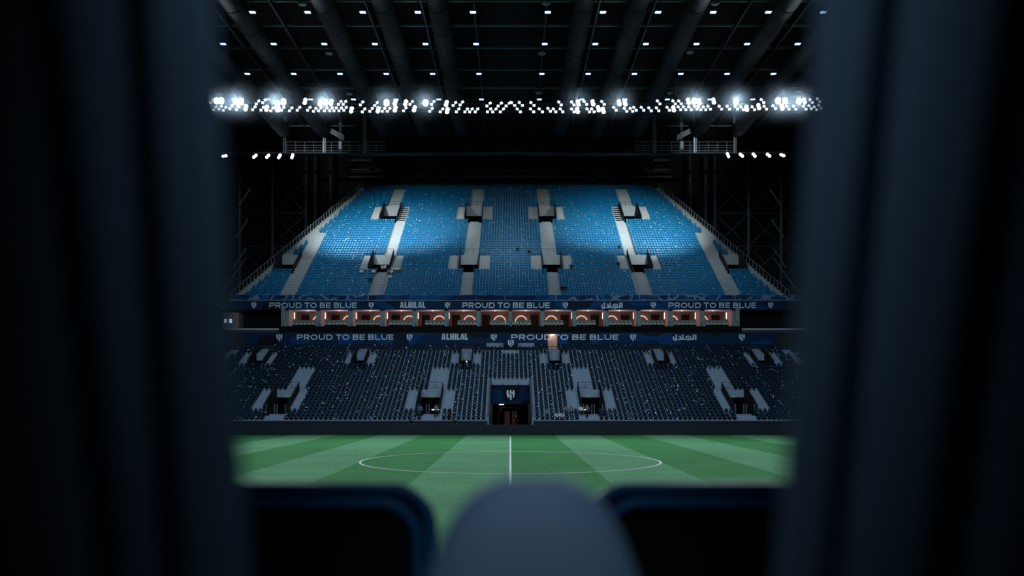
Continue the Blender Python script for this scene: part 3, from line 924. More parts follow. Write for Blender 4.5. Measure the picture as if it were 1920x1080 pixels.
# ---------------------------------------------------------------- roof: ducts, purlins, lights
rod_me = MB().bar((0, 0, 1.2), (0, 0, 3.0), .05, 5).mesh('duct_rod', 'steel_dark')
seam_me = MB().tube([(1.235 * math.cos(2 * PI * u / 20), 0, 1.235 * math.sin(2 * PI * u / 20)) for u in range(20)], .03, 5, 0, True).mesh('duct_seam', 'duct')
for s in (-1, 1):
    for k, (x, y1) in enumerate(((8.6, 148.6), (15, 148.6), (22, 148.6), (32.6, 148.5), (39.3, 148.5))):
        t = tag(empty('fabric_duct', (s * x, y1, 50.2)), 'large grey roof duct running towards the camera, %s %s of centre' % (ordn(k + 1), side(s)), 'duct', 'large roof ducts')
        mb = MB(); L_ = y1 - 84
        pts = [(0, -L_ + q * L_ / 20, 0) for q in range(21)]
        mb.tube(pts, 1.22, 20)
        mb.build('duct_body', 'duct', t, True)
        mb = MB()
        vs = []; n = 20
        for j in range(6):
            a = j / 5 * PI / 2
            vs += [(1.22 * math.cos(a) * math.cos(2 * PI * u / n), .9 * math.sin(a), 1.22 * math.cos(a) * math.sin(2 * PI * u / n)) for u in range(n)]
        mb.add(vs, [(j * n + u, j * n + (u + 1) % n, (j + 1) * n + (u + 1) % n, (j + 1) * n + u) for j in range(5) for u in range(n)])
        mb.build('end_cap', 'duct', t, True)
        for q in range(10): put('hanger_rod', rod_me, t, (0, -2 - q * 6.4, 0))
        for q in range(9): put('duct_seam', seam_me, t, (0, -3 - q * 6.4, 0))
for k, py in enumerate((2, 48, 90, 131, 165)):
    Y = F * (51.8 - H) / (HY - py)
    mb = MB(); mb.box(-70, 70, Y - .07, Y + .07, 51.7, 51.95)
    tag(mb.build('roof_purlin', 'steel'), 'thin steel roof purlin running across, %s from front' % ordn(k + 1), 'beam', 'roof purlins')
for s in (-1, 1):
    for k, x in enumerate((4.4, 10.7, 17.4, 28.8, 35.9, 43)):
        t = tag(empty('roof_beam', (s * x, 130, 51.3)), 'thin steel roof beam running front to back, %s %s of centre' % (ordn(k + 1), side(s)), 'beam', 'roof beams')
        mb = MB(); mb.box(-.09, .09, -50, 34, -.15, .0); mb.build('bottom_flange', 'steel_dark', t)
        mb = MB(); mb.box(-.03, .03, -50, 34, 0, 1.8); mb.build('web', 'ceiling', t)

lamp_h = MB().box(-.42, .42, -.3, .3, .02, .22).mesh('lamp_box', 'lamp_housing')
lamp_d = MB().box(-.34, .34, -.24, .24, -.04, .02).mesh('lamp_panel', 'lamp_ceiling')
lamp_r = MB().bar((0, 0, .2), (0, 0, 2.35), .03, 5).mesh('lamp_rod', 'steel_dark')
for r, Y in enumerate((101.4, 110.5, 120.7, 131.0)):
    for s in (-1, 1):
        for k in range(6):
            x = s * (4.42 + 6.51 * k)
            if abs(x) * F / Y > 600: continue
            t = tag(empty('ceiling_lamp', (x, Y, 49.42)), 'small bluish ceiling lamp in %s lamp row, %s %s of centre' % (ordn(r + 1), ordn(k + 1), side(s)), 'lamp', 'ceiling lamps in rows')
            put('housing', lamp_h, t); put('diffuser', lamp_d, t); put('rod', lamp_r, t)
# round ceiling speakers
for k, (px, py) in enumerate(((567, 7), (617, 100), (655, 176), (410, 175), (1024, 6), (1016, 100), (1010, 174), (1341, 6), (1294, 98), (1256, 174), (1501, 171))):
    Y = F * (50.6 - H) / (HY - py); p_ = at(px, py, Y)
    t = tag(empty('ceiling_speaker', p_), 'round grey disc speaker under the roof, %s from left' % ordn(sorted((567, 617, 655, 410, 1024, 1016, 1010, 1341, 1294, 1256, 1501)).index(px) + 1), 'speaker', 'round ceiling speakers')
    mb = MB(); mb.lathe([(.01, -.12), (.45, -.12), (.55, 0), (.55, .1), (.3, .25), (.01, .25)], (0, 0, 0), 16); mb.build('shell', 'steel', t, True)
    mb = MB(); mb.bar((0, 0, .2), (0, 0, 2.6), .03, 5); mb.build('stem', 'steel_dark', t)
# hanging cable loops
for k, (px, py0, py1) in enumerate(((676, 143, 191), (1273, 143, 183))):
    Y = 131.0; top = at(px, py0, Y); bot = at(px, py1, Y)
    pts = [(-.42, 0, 0)] + [(-.42, 0, -(top.z - bot.z) * .75)] + [(-.42 * math.cos(q * PI / 8), 0, -(top.z - bot.z) * .75 - .42 * 1.6 * math.sin(q * PI / 8)) for q in range(1, 8)] + [(.42, 0, -(top.z - bot.z) * .75), (.42, 0, 0)]
    t = tag(empty('cable_loop', top), 'grey cable loop hanging under the roof, %s of centre' % side(k - .5), 'cable')
    mb = MB(); mb.tube(pts, .13, 8); mb.build('cable', 'steel', t, True)
    mb = MB(); mb.box(-.6, .6, -.1, .1, 0, .15); mb.bar((0, 0, .1), (0, 0, 53.2 - top.z), .05, 6); mb.build('hanger', 'steel_dark', t)

# ---------------------------------------------------------------- floodlight truss
YT = 118.0
ROW1 = [(397, 190, 0), (406, 189, 2), (415, 189, 2), (442, 190, 2), (452, 190, 2), (483, 192, 0), (495, 190, 0), (520, 194, 2), (531.6, 191, 2), (572, 190, 1), (600, 193, 1), (610, 192, 2),
        (621, 192, 1), (637, 193, 0), (646, 193, 0), (678, 194, 0), (705, 195, 0), (724.7, 193, 2), (741, 192, 1), (760.6, 193, 1), (771, 193, 0), (798, 193, 2), (811.4, 193, 0), (837, 194, 1),
        (852, 195, 0), (865, 194, 0), (916, 196, 0), (937, 196, 0), (952, 196, 0), (962, 195, 0), (976.6, 195, 0), (998.4, 195, 0), (1050, 194, 0), (1074, 194, 0), (1084, 193, 1),
        (1097.7, 193, 0), (1111.7, 193, 1), (1130.5, 193, 0), (1161, 193, 1), (1172, 193, 1), (1235, 192, 0), (1264, 192, 0), (1275, 192, 0), (1290.6, 190, 1), (1302, 190, 2), (1311, 191, 1),
        (1338, 189.5, 1), (1380, 190, 2), (1429.7, 189.5, 0), (1459, 189, 2), (1472, 189, 2), (1498, 189.5, 2), (1508, 189.5, 1), (1521, 189.5, 0), (1535, 188, 0)]
ROW2 = [(402.6, 203, 0), (413, 202, 0), (421, 204, 0), (433, 201, 0), (445.6, 203, 0), (461, 202, 1), (476, 203, 0), (491.7, 203.6, 0), (500, 203, 1), (509.7, 205, 0), (520.6, 204, 2), (530, 204, 0), (545, 205, 0),
        (559.7, 204, 0), (579, 204, 0), (590, 206, 0), (599.5, 205, 0), (610.5, 205, 0), (620.6, 205, 0), (628.4, 205, 0), (637.8, 205, 0), (647, 204, 0), (659, 206, 1), (681.7, 207, 0), (695.8, 206, 0), (709, 206, 1),
        (719, 206, 0), (728.6, 206, 0), (741, 204.4, 1), (759, 205, 0), (777, 204, 1), (808, 206, 0), (827.8, 207, 0), (838.8, 207.5, 1), (858, 207, 0), (874, 207, 0), (883, 207, 0), (893.4, 207, 0), (917, 207, 0),
        (927, 207, 0), (941, 207, 0), (972.7, 207, 0), (997.7, 207, 0), (1014, 207, 0), (1029.7, 206, 0), (1039.8, 207, 0), (1053, 207, 0), (1074, 207, 0), (1082.8, 207, 1), (1103, 207, 0), (1111.7, 207, 0),
        (1122, 204, 1), (1131, 207, 1), (1153, 204, 0), (1173, 206, 0), (1184, 206, 0), (1190.6, 204, 0), (1204.7, 204, 0), (1218.8, 205, 0), (1233, 205, 0), (1253, 204, 0), (1263, 204, 1), (1274, 203, 0),
        (1283.6, 203, 0), (1293.8, 203, 0), (1304.7, 202, 0), (1311.7, 203, 0), (1321, 203, 0), (1329.7, 202, 0), (1350.8, 202, 0), (1365.6, 202, 0), (1380.5, 202, 0), (1391.4, 203, 0), (1400, 203, 1), (1412.5, 203, 0),
        (1422.7, 200, 1), (1435, 202, 0), (1451.6, 201, 0), (1466.4, 201, 1), (1477, 202, 0), (1490, 202, 0), (1509, 202, 0), (1519, 201, 0), (1529, 203, 0), (1537.5, 200, 0)]
tr = tag(empty('floodlight_truss', (0, YT + .6, at(0, 198, YT).z)), 'dark steel truss carrying the long double row of floodlights', 'truss')
for z in (-.62, -.1, .45):
    mb = MB(); mb.bar((-47, 0, z), (47, 0, z), .07, 6); mb.build('chord', 'steel_dark', tr)
for q in range(32):
    x = -47 + q * 94 / 31
    mb = MB(); mb.bar((x, 0, -.62), (x, 0, .45), .045, 5); mb.build('strut', 'steel_dark', tr)
for q in range(0, 32, 4):
    x = -47 + q * 94 / 31
    mb = MB(); mb.bar((x, 0, .45), (x, 0, 53.2 - tr.location.z), .04, 5); mb.build('hanger', 'steel_dark', tr)


def module(m, sc=1.0):
    mb = MB(); a = .19 * sc
    mb.box(-a, a, .02, .2, -a * .82, a * .82)
    return mb


hou = MB().box(-.2, .2, .01, .22, -.17, .17).mesh('flood_housing', 'lamp_housing')
def disc(r, m):
    mb = MB(); n = 14
    mb.add([(r * math.cos(2 * PI * k / n), y, r * .9 * math.sin(2 * PI * k / n)) for y in (-.03, .03) for k in range(n)],
           [tuple(range(n)), tuple(range(2 * n - 1, n - 1, -1))] + [(k, n + k, n + (k + 1) % n, (k + 1) % n) for k in range(n)])
    return mb.mesh('flood_glare_disc', m)


lens = [MB().box(-.185, .185, -.02, .01, -.155, .155).mesh('flood_lens', 'lamp_flood'), disc(.27, 'lamp_flood_hot'), disc(.38, 'lamp_flood_hot')]  # hot lenses are oversized round discs that imitate their glare
brk = MB().bar((-.1, .2, -.3), (.1, .35, .3), .03, 5).bar((0, .3, 0), (0, .6, .1), .04, 5).mesh('flood_bracket', 'steel_dark')
for rname, rowl in (('upper', ROW1), ('lower', ROW2)):
    for k, (px, py, b) in enumerate(rowl):
        half = px < CX
        num = k + 1 if half else len(rowl) - k
        t = tag(empty('floodlight', at(px, py, YT)), '%s twin floodlight on %s truss row, %s from %s' % (('white', 'bright', 'glaring')[b], rname, ordn(num), 'left' if half else 'right'),
                'floodlight', 'floodlights of the long truss')
        s = 1 if half else -1
        dx = s * (.17 if abs(px - CX) > 60 else .22)
        if b: dx *= (.3 if b == 1 else 0)
        sp_ = .11 if b == 2 else .2
        for j, (ox, oz) in enumerate(((dx, sp_), (-dx, -sp_))):
            for me_ in (hou,):
                o = put('lamp_head', me_, t, (ox, 0, oz)); put('lens', lens[b], o)
                o.rotation_euler = (math.radians(12), s * math.radians(-22 if j == 0 else 8) * (0 if b else 1), s * math.radians(-10))
        cz = min((-.62, -.1, .45), key=lambda c_: abs(c_ + tr.location.z - t.location.z)) + tr.location.z - t.location.z
        mb = MB(); mb.bar((-.1, .2, -.25), (.1, .2, .25), .03, 5); mb.bar((0, .2, 0), (0, .62, cz - .02), .05, 5); mb.build('bracket', 'steel_dark', t)

# ---------------------------------------------------------------- rear catwalk
YC = 150.0
zd = at(0, 286, YC).z
cw = tag(empty('catwalk', (0, YC, zd)), 'dark steel catwalk with railings hung under the roof', 'catwalk')
xa, xb = at(404, 0, YC).x, at(1510, 0, YC).x
mb = MB(); mb.box(xa, xb, 0, 1.6, -.12, 0.05); mb.build('deck', 'steel_dark', cw)
mb = MB(); mb.box(xa, xb, -.08, 0, -.2, .12); mb.build('edge_beam', 'steel_dark', cw)
for a_, b_, m_ in ((at(538, 0, YC).x, at(722, 0, YC).x, 'steel'), (at(1190, 0, YC).x, at(1380, 0, YC).x, 'steel'), (at(722, 0, YC).x, at(1190, 0, YC).x, 'ceiling')):
    for z in (.35, .8, 1.25, 1.85):
        mb = MB(); mb.bar((a_, -.05, z), (b_, -.05, z), .045, 5); mb.build('rail', m_, cw)
    n = max(2, int((b_ - a_) / 1.5))
    for q in range(n + 1):
        x = a_ + (b_ - a_) * q / n
        mb = MB(); mb.bar((x, -.05, 0), (x, -.05, 1.85), .04, 5); mb.build('rail_post', m_, cw)
for px in (534, 609, 684, 1227, 1303, 1378):
    x = at(px, 0, YC).x
    for dx in (-.16, .16):
        mb = MB(); mb.box(x + dx - .11, x + dx + .11, -.3, -.05, -.1, 53.2 - zd); mb.build('hanger_post', 'steel_bright' if px in (609, 1303, 1378) and dx < 0 else 'steel', cw)  # floodlit posts get paler steel, the light put into their colour
for q in range(8):
    px = 760 + q * 57
    x = at(px, 0, YC).x
    mb = MB(); mb.bar((x, .8, 0), (x, .8, 53.2 - zd), .05, 5); mb.build('hanger_rod', 'ceiling', cw)
for k, px in enumerate((638, 1278)):
    t = tag(empty('chain_hoist', at(px, 280, YC - .5)), 'white ribbed chain hoist hanging at the catwalk, %s of centre' % side(k - .5), 'hoist')
    mb = MB()
    for q in range(4): mb.lathe([(.2, q * .34), (.36, q * .34 + .05), (.36, q * .34 + .2), (.2, q * .34 + .26), (.2, q * .34 + .34)], (0, 0, 0), 12)
    mb.build('ribbed_body', 'steel_bright', t, True)
    for dx in (-.13, .13):
        mb = MB(); mb.bar((dx, 0, 1.3), (dx, 0, 4.4), .05, 6); mb.build('chain', 'steel', t)
    mb = MB(); mb.box(-.3, .3, -.1, .1, 4.4, 4.55); mb.bar((0, 0, 4.5), (0, 0, 53.18 - t.location.z), .04, 5); mb.build('head_block', 'steel', t)
    s = -1 if k == 0 else 1
    # slanting pipe stub and cross pipe
    a_, b_ = at(CX + s * 312, 262, YC - .4), at(CX + s * 356, 239, YC - .4)
    t2 = tag(empty('slanting_pipe', a_), 'pale slanting pipe bundle above the catwalk, %s of centre' % side(s), 'pipe')
    for q in range(3):
        off = Vector((0, 0, q * .34)); mb = MB(); mb.bar(off, b_ - a_ + off, .15, 8); mb.build('pipe', 'steel', t2, True)
    xx0, xx1 = at(CX + s * 290, 236, YC - .2), at(CX + s * 425, 236, YC - .2)
    mb = MB(); mb.bar(xx0, xx1, .06, 6)
    tag(mb.build('lighting_pipe', 'steel'), 'thin horizontal pipe above the catwalk, %s of centre' % side(s), 'pipe')
SM = [(421, 292.5, 8), (453, 293, 9), (478, 293, 40), (502, 293, 45), (524, 293, 60), (548, 293, 70), (1365, 291, -65), (1390, 291, -40), (1414, 291, -50), (1441, 291, -38), (1467, 291, -20), (1488, 289, 9)]
for k, (px, py, ang) in enumerate(SM):
    half = k < 6
    off = ang == 9
    t = tag(empty('floodlight', at(px, py, YC - .6)), '%s small floodlight under the catwalk, %s from %s' % ('unlit' if off else 'white', ordn(k % 6 + 1), 'left end on left side' if half else 'centre on right side'),
            'floodlight', 'small floodlights under the catwalk')
    for j in (-1, 1):
        a = math.radians(ang if not off else 45)
        o1 = put('lamp_head', hou, t, (j * .22 * math.cos(a), 0, j * .22 * math.sin(a)))
        if not off:
            o2 = put('lens', lens[1], o1); o2.rotation_euler = (0, -a, 0)
    mb = MB(); mb.bar((0, .2, 0), (0, .6, zd - t.location.z - .15), .04, 5); mb.build('bracket', 'steel_dark', t)

# ---------------------------------------------------------------- steel frames beside the upper stand
for s in (-1, 1):
    t = tag(empty('support_tower', (s * 46, 168, 18)), 'dark braced steel frame beside the upper stand, %s side' % side(s), 'steel frame')
    cols = [35.2, 38.2, 40.0, 46.6, 53.0, 60.0]
    for x in cols:
        mb = MB(); mb.bar((s * (x - 46), 0, -18), (s * (x - 46), 0, 35), .32, 8); mb.build('column', 'steel_dark', t)
    for a_, b_ in ((40.0, 46.6), (46.6, 53.0), (53.0, 60.0)):
        for q in range(6):
            z0 = -4 + q * 6.5
            for u, v in ((z0, z0 + 6.5), (z0 + 6.5, z0)):
                mb = MB(); mb.bar((s * (a_ - 46), 0, u), (s * (b_ - 46), 0, v), .10, 5); mb.build('brace', 'steel_dark', t)
            mb = MB(); mb.bar((s * (a_ - 46), 0, z0), (s * (b_ - 46), 0, z0), .12, 5); mb.build('beam', 'steel_dark', t)
    # nearer, paler struts
    t = tag(empty('slanting_supports', (s * 47, 140, 20)), 'pale slanting steel struts beside the upper stand, %s side' % side(s), 'steel frame')
    for (x0, y0, x1, y1) in ((1443, 354, 1464, 385), (1447, 411, 1470, 446), (1450, 466, 1474, 502), (1450, 483, 1492, 542)):
        a_, b_ = at(x0, y0, 140), at(x1, y1, 140)
        if s < 0: a_.x, b_.x = -a_.x - .2, -b_.x - .2
        mb = MB(); mb.bar(a_ - t.location, b_ - t.location, .12, 6); mb.build('strut', 'steel', t)
    mb = MB(); mb.bar((s * 1.5, .3, -20), (s * 1.5, .3, 20), .12, 6); mb.build('post', 'steel_dark', t)

# ---------------------------------------------------------------- people
def person_mesh(name, joints, bones):
    """joints: name -> (pos, radius, tag); grown as one continuous skin"""
    me = bpy.data.meshes.new(name + '_skeleton'); names = list(joints)
    me.from_pydata([joints[k_][0] for k_ in names], [(names.index(a_), names.index(b_)) for a_, b_ in bones], [])
    o = bpy.data.objects.new(name + '_skeleton', me); COL.objects.link(o)
    o.modifiers.new('skin', 'SKIN')
    for i_, k_ in enumerate(names):
        r = joints[k_][1]; d_ = me.skin_vertices[0].data[i_]; d_.radius = (r, r) if not isinstance(r, tuple) else r; d_.use_root = (k_ == 'pelvis')
    sub = o.modifiers.new('sub', 'SUBSURF'); sub.levels = 1; sub.render_levels = 1
    dg = bpy.context.evaluated_depsgraph_get(); dg.update()
    out = bpy.data.meshes.new_from_object(o.evaluated_get(dg)); out.name = name
    bpy.data.objects.remove(o); bpy.data.meshes.remove(me)
    out.materials.clear()
    for k_ in ('skin', 'hair', 'shirt_white', 'trousers', 'shoes'): out.materials.append(MATS[k_])
    idx = {'skin': 0, 'hair': 1, 'shirt': 2, 'trousers': 3, 'shoes': 4}
    segs = [(Vector(joints[a_][0]), Vector(joints[b_][0]), joints[b_][2]) for a_, b_ in bones]
    for p_ in out.polygons:
        c = Vector(p_.center); best = None
        for a_, b_, tg in segs:
            d_ = b_ - a_; u = max(0, min(1, (c - a_).dot(d_) / max(1e-9, d_.length_squared))); e_ = (c - a_ - d_ * u).length
            if best is None or e_ < best[0]: best = (e_, tg)
        tg = best[1]
        if tg == 'head': tg = 'hair' if (c.z > joints['crown'][0][2] - .06 or c.y > joints['head'][0][1] + .03) else 'skin'
        p_.material_index = idx[tg]; p_.use_smooth = True
    return out


BONES = [('pelvis', 'belly'), ('belly', 'chest'), ('chest', 'neck'), ('neck', 'head'), ('head', 'crown'), ('head', 'nose')]
for q in 'lr':
    BONES += [('chest', 'sh' + q), ('sh' + q, 'el' + q), ('el' + q, 'wr' + q), ('wr' + q, 'ha' + q), ('pelvis', 'hi' + q), ('hi' + q, 'kn' + q), ('kn' + q, 'an' + q), ('an' + q, 'to' + q)]


def pose(kind):
    J = {}
    sit = kind.startswith('sit')
    zo = -.46 if sit else 0
    lean = -.22 if kind == 'sit_lean' else 0
    J['pelvis'] = ((0, 0, .95 + zo), (.17, .12), 'trousers'); J['belly'] = ((0, lean * .35, 1.14 + zo), (.15, .11), 'shirt'); J['chest'] = ((0, lean * .8, 1.36 + zo), (.17, .12), 'shirt')
    J['neck'] = ((0, lean * 1.05, 1.52 + zo), .058, 'skin'); J['head'] = ((0, lean * 1.25 - .02, 1.64 + zo), (.082, .095), 'head'); J['crown'] = ((0, lean * 1.3, 1.74 + zo), (.06, .07), 'head')
    J['nose'] = ((0, lean * 1.25 - .125, 1.63 + zo), .018, 'skin')
    for q, s in (('l', -1), ('r', 1)):
        st = .14 * s if kind == 'walk' else 0
        J['sh' + q] = ((s * .19, lean * .85, 1.42 + zo), .068, 'shirt')
        if sit:
            J['el' + q] = ((s * .25, lean - .08, 1.14 + zo), .05, 'shirt'); J['wr' + q] = ((s * .16, lean - .30, 1.06 + zo), .036, 'skin'); J['ha' + q] = ((s * .12, lean - .40, 1.06 + zo), .034, 'skin')
            J['hi' + q] = ((s * .10, -.02, .92 + zo), .095, 'trousers'); J['kn' + q] = ((s * .13, -.38, .95 + zo), .07, 'trousers'); J['an' + q] = ((s * .13, -.38, .08), .048, 'trousers'); J['to' + q] = ((s * .13, -.53, .05), .042, 'shoes')
        else:
            J['el' + q] = ((s * .25, -st * .8, 1.15), .048, 'shirt'); J['wr' + q] = ((s * .26, -st * 1.4 - .06, .92), .034, 'skin'); J['ha' + q] = ((s * .26, -st * 1.5 - .08, .82), .032, 'skin')
            J['hi' + q] = ((s * .10, 0, .90), .095, 'trousers'); J['kn' + q] = ((s * .11, st - .03, .50), .066, 'trousers'); J['an' + q] = ((s * .11, st * 1.6, .09), .045, 'trousers'); J['to' + q] = ((s * .12, st * 1.6 - .18, .05), .04, 'shoes')
    return J


POSES = {k_: person_mesh('person_' + k_, pose(k_), BONES) for k_ in ('stand', 'walk', 'sit', 'sit_lean')}


def on(T, px, py):
    c0 = T.Z0 - T.r / T.d * T.Y0 - H
    Y = c0 / ((HY - py) / F - T.r / T.d)
    i = max(0, min(T.n - 1, int((Y - T.Y0) / T.d)))
    return (px - CX) * Y / F, i


def person(kind, loc, shirt, rz, label, group=None):
    o = put('person', POSES[kind], None, loc); o.rotation_euler = (0, 0, rz)
    for sl in o.material_slots: sl.link = 'OBJECT'
    for sl, k_ in zip(o.material_slots, ('skin', 'hair', shirt, 'trousers', 'shoes')): sl.material = MATS[k_]
    tag(o, label, 'person', group)


def seated(T, px, py, shirt, label, kind='sit', rz=0):
    x, i = on(T, px, py)
    if i == 0 and T is UP: i = 1
    pitch_ = .46 if T is UP else .56
    x = (math.floor(x / pitch_) + .5) * pitch_
    person(kind, (x, T.y(i) + .55, T.z(i)), shirt, rz, label)


def standing(T, px, py, shirt, label, kind='stand', rz=0):
    x, i = on(T, px, py)
    person(kind, (x, T.y(i) + .32, T.z(i)), shirt, rz, label)


# upper stand, around the second entrance from left
zfB = min(UP.z(rB1) - 1.4 - 1.9, UP.z(rB0 - 1))
person('stand', (at(717, 0, 133.2).x, 133.2, zfB), 'shirt_white', .6, 'person in white shirt standing left of another in the upper entrance', 'people at the upper left entrance')
person('stand', (at(722, 0, 133.0).x, 133.0, zfB), 'shirt_white', -.5, 'person in white shirt standing right of another in the upper entrance', 'people at the upper left entrance')
seated(UP, 678.5, 513, 'shirt_white', 'person in white top sitting beside steps left of the upper entrance')
standing(UP, 694, 531, 'shirt_blue', 'person in blue vest walking among blue seats below the entrance', 'walk', 2.6)
seated(UP, 701, 517, 'shirt_white', 'person in white sitting by handrail left of the aisle')
for px, py, sh, tx in ((727, 517, 'shirt_grey', 'person in grey sitting right by the aisle below the entrance'), (733, 515, 'shirt_white', 'person in white sitting second seat right of the aisle'),
                       (730.5, 527, 'shirt_white', 'person in white sitting lowest of the group right of the aisle'), (736, 510, 'shirt_white', 'person in white sitting right of the entrance posts, first of three'),
                       (741, 510, 'shirt_white', 'person in white sitting right of the entrance posts, second of three'), (746, 510, 'shirt_white', 'person in white sitting right of the entrance posts, third of three'),
                       (752, 510, 'shirt_grey', 'person in grey sitting at far right of the group by the entrance')):
    seated(UP, px, py, sh, tx)
for px, py, tx in ((973, 475, 'person in black sitting in the middle block, left of another in black'), (990, 477, 'person in black sitting in the middle block beside the lower entrance flank'),
                   (1074, 506, 'person in black sitting right of the centre right entrance'), (1160, 501, 'person in black sitting left of the bright right entrance'),
                   (1162, 470, 'person in black sitting high left of the bright right aisle'), (1053, 549, 'person in black low by the centre right aisle, left of a pair'),
                   (1063, 549, 'person in black low by the centre right aisle, right of a pair')):
    seated(UP, px, py, 'shirt_dark', tx)
# lower stand
person('walk', (at(771, 0, 93).x, 93, -.01), 'shirt_dark', 1.2, 'steward in black walking behind the boards, left of two')
person('stand', (at(852.5, 0, 93).x, 93, -.01), 'shirt_dark', 0, 'steward in black standing behind the boards, right of two')
standing(LO, 843, 787, 'shirt_dark', 'person in black standing in front row right of the left entrance', 'stand', .8)
standing(LO, 817.5, 784, 'shirt_grey', 'person in pale grey standing on steps below the left entrance', 'walk', 3.0)
seated(LO, 791, 779, 'shirt_blue', 'person in blue sitting left of the steps below the left entrance')
zfU = min(LO.z(24) - .8 - 1.9, LO.z(18))
person('stand', (at(876.5, 0, 113.6).x, 113.6, zfU), 'shirt_grey', .4, 'person in pale shirt standing in the small centre left entrance')
seated(LO, 1030, 781, 'shirt_grey', 'person in grey sitting leftmost of the group right of the tunnel')
seated(LO, 1042, 786, 'shirt_white', 'person in white leaning forward in front row, left of two', 'sit_lean')
seated(LO, 1058, 786, 'shirt_white', 'person in white leaning forward in front row, right of two', 'sit_lean')
seated(LO, 1057, 775, 'shirt_grey', 'person in grey sitting behind the leaning pair, left of two')
seated(LO, 1067, 775, 'shirt_grey', 'person in grey sitting behind the leaning pair, right of two')
seated(LO, 1086, 775, 'shirt_white', 'person in white shirt sitting beside the right entrance')
standing(LO, 1101, 785, 'shirt_grey', 'person in grey standing on steps below the right entrance', 'walk', .3)
seated(LO, 1051, 750, 'shirt_dark', 'person in black sitting alone mid block right of the tunnel')
person('stand', (at(967, 0, 108).x, 108, .01), 'shirt_dark', .3, 'person in black standing at mouth of the players tunnel')
person('stand', (at(958, 0, 119.8).x, 119.6, 10.1), 'shirt_dark', 0, 'person in black standing behind the pale crest panel')

# ---------------------------------------------------------------- foreground: balcony floor, seats, curtains
FZ = 2.70
mb = MB(); mb.box(-3, 3, -2.5, 2.3, FZ - .2, FZ); tag(mb.build('floor', 'room_floor'), kind='structure')
mat('seat_black', (9, 10, 12), 0.75, spec=0.1)
mat('piping_blue', (24, 84, 128), 0.45)
mat('headrest_grey', (84, 102, 124), 0.6, var=.05, scale=30)


def rounded(x0, x1, z0, z1, r, n=8, sides='both'):
    pts = [(x1, z0)]
    pts += [(x1 - r + r * math.cos(a), z1 - r + r * math.sin(a)) for a in [PI / 2 * k_ / n for k_ in range(n + 1)]]
    pts += [(x0 + r - r * math.sin(a), z1 - r + r * math.cos(a)) for a in [PI / 2 * k_ / n for k_ in range(n + 1)]]
    pts += [(x0, z0)]
    return pts


for s in (-1, 1):
    YS = 1.62
    t = tag(empty('armchair', (s * .42, YS, FZ)), 'black padded seat with dark blue rim, %s of the grey headrest' % side(s), 'seat', 'black seats in front of the camera')
    xin = .150 if s < 0 else .150
    z1 = at(0, 916, YS).z - FZ
    xi, xo = (xin - .42), .30
    pts = rounded(min(xi, xo), max(xi, xo), .12, z1, .075, 10)
    pts = [(s * x if s > 0 else -x, z) for x, z in pts]
    mb = MB(); q_ = [(p[0] * .985, p[1] - .012) for p in pts]; mb.prism_y(q_, .0, .07); back = mb.build('backrest', 'seat_black', t)
    for off, yy, rr in ((0.0, .0, .0125), (-.026, -.008, .011)):
        cx_ = sum(p[0] for p in pts) / len(pts)
        pp = [(p[0] + (cx_ - p[0]) * (-off * 3.2), yy, p[1] + off) for p in pts]
        mb = MB(); mb.tube(pp, rr, 8); tag(mb.build('rim_piping', 'piping_blue', back, True), 'dark blue rim')
    mb = MB(); mb.box(-.27, .27, .08, .55, .36, .46); mb.build('seat_cushion', 'seat_black', t)
    for xx in (-.2, .2):
        mb = MB(); mb.bar((xx, .1, 0), (xx, .06, .4), .022, 8); mb.build('leg', 'seat_black', t)
        mb = MB(); mb.bar((xx, .5, 0), (xx, .5, .38), .022, 8); mb.build('leg', 'seat_black', t)

# grey headrest of the chair between them
YH = .95; KH = YH / 1.15
t = tag(empty('armchair', (.03 * KH, YH, FZ)), 'blurred grey padded headrest chair between the two black seats', 'seat')
zt = H - .111 * KH - FZ; z0 = zt - .30 * KH
prof = [(f_, w_ * KH) for f_, w_ in ((0, .162), (.40, .156), (.58, .141), (.76, .121), (.85, .105), (.92, .088), (.97, .068), (1.0, .045))]
mb = MB(); nu = 20; vs = []
for f_, hw in prof:
    for u in range(nu):
        a = 2 * PI * u / nu
        vs.append((math.copysign(abs(math.cos(a)) ** .7, math.cos(a)) * hw, math.copysign(abs(math.sin(a)) ** .8, math.sin(a)) * .055 * (1 - .6 * f_ ** 3) + .05 * f_ - .02, z0 + (zt - z0) * f_))
n = len(prof)
mb.add(vs, [(j * nu + u, j * nu + (u + 1) % nu, (j + 1) * nu + (u + 1) % nu, (j + 1) * nu + u) for j in range(n - 1) for u in range(nu)] + [tuple(range((n - 1) * nu, n * nu)), tuple(range(nu - 1, -1, -1))])
mb.build('headrest', 'headrest_grey', t, True)
mb = MB(); mb.prism_y(rounded(-.24, .24, .42, z0 - .01, .06, 6), -.04, .05); mb.build('backrest', 'headrest_grey', t)
mb = MB(); mb.box(-.25, .25, .05, .5, .36, .46); mb.build('seat_cushion', 'headrest_grey', t)
for xx in (-.2, .2):
    for yy in (.02, .46):
        mb = MB(); mb.bar((xx, yy, 0), (xx, yy, .37), .022, 8); mb.build('leg', 'seat_black', t)

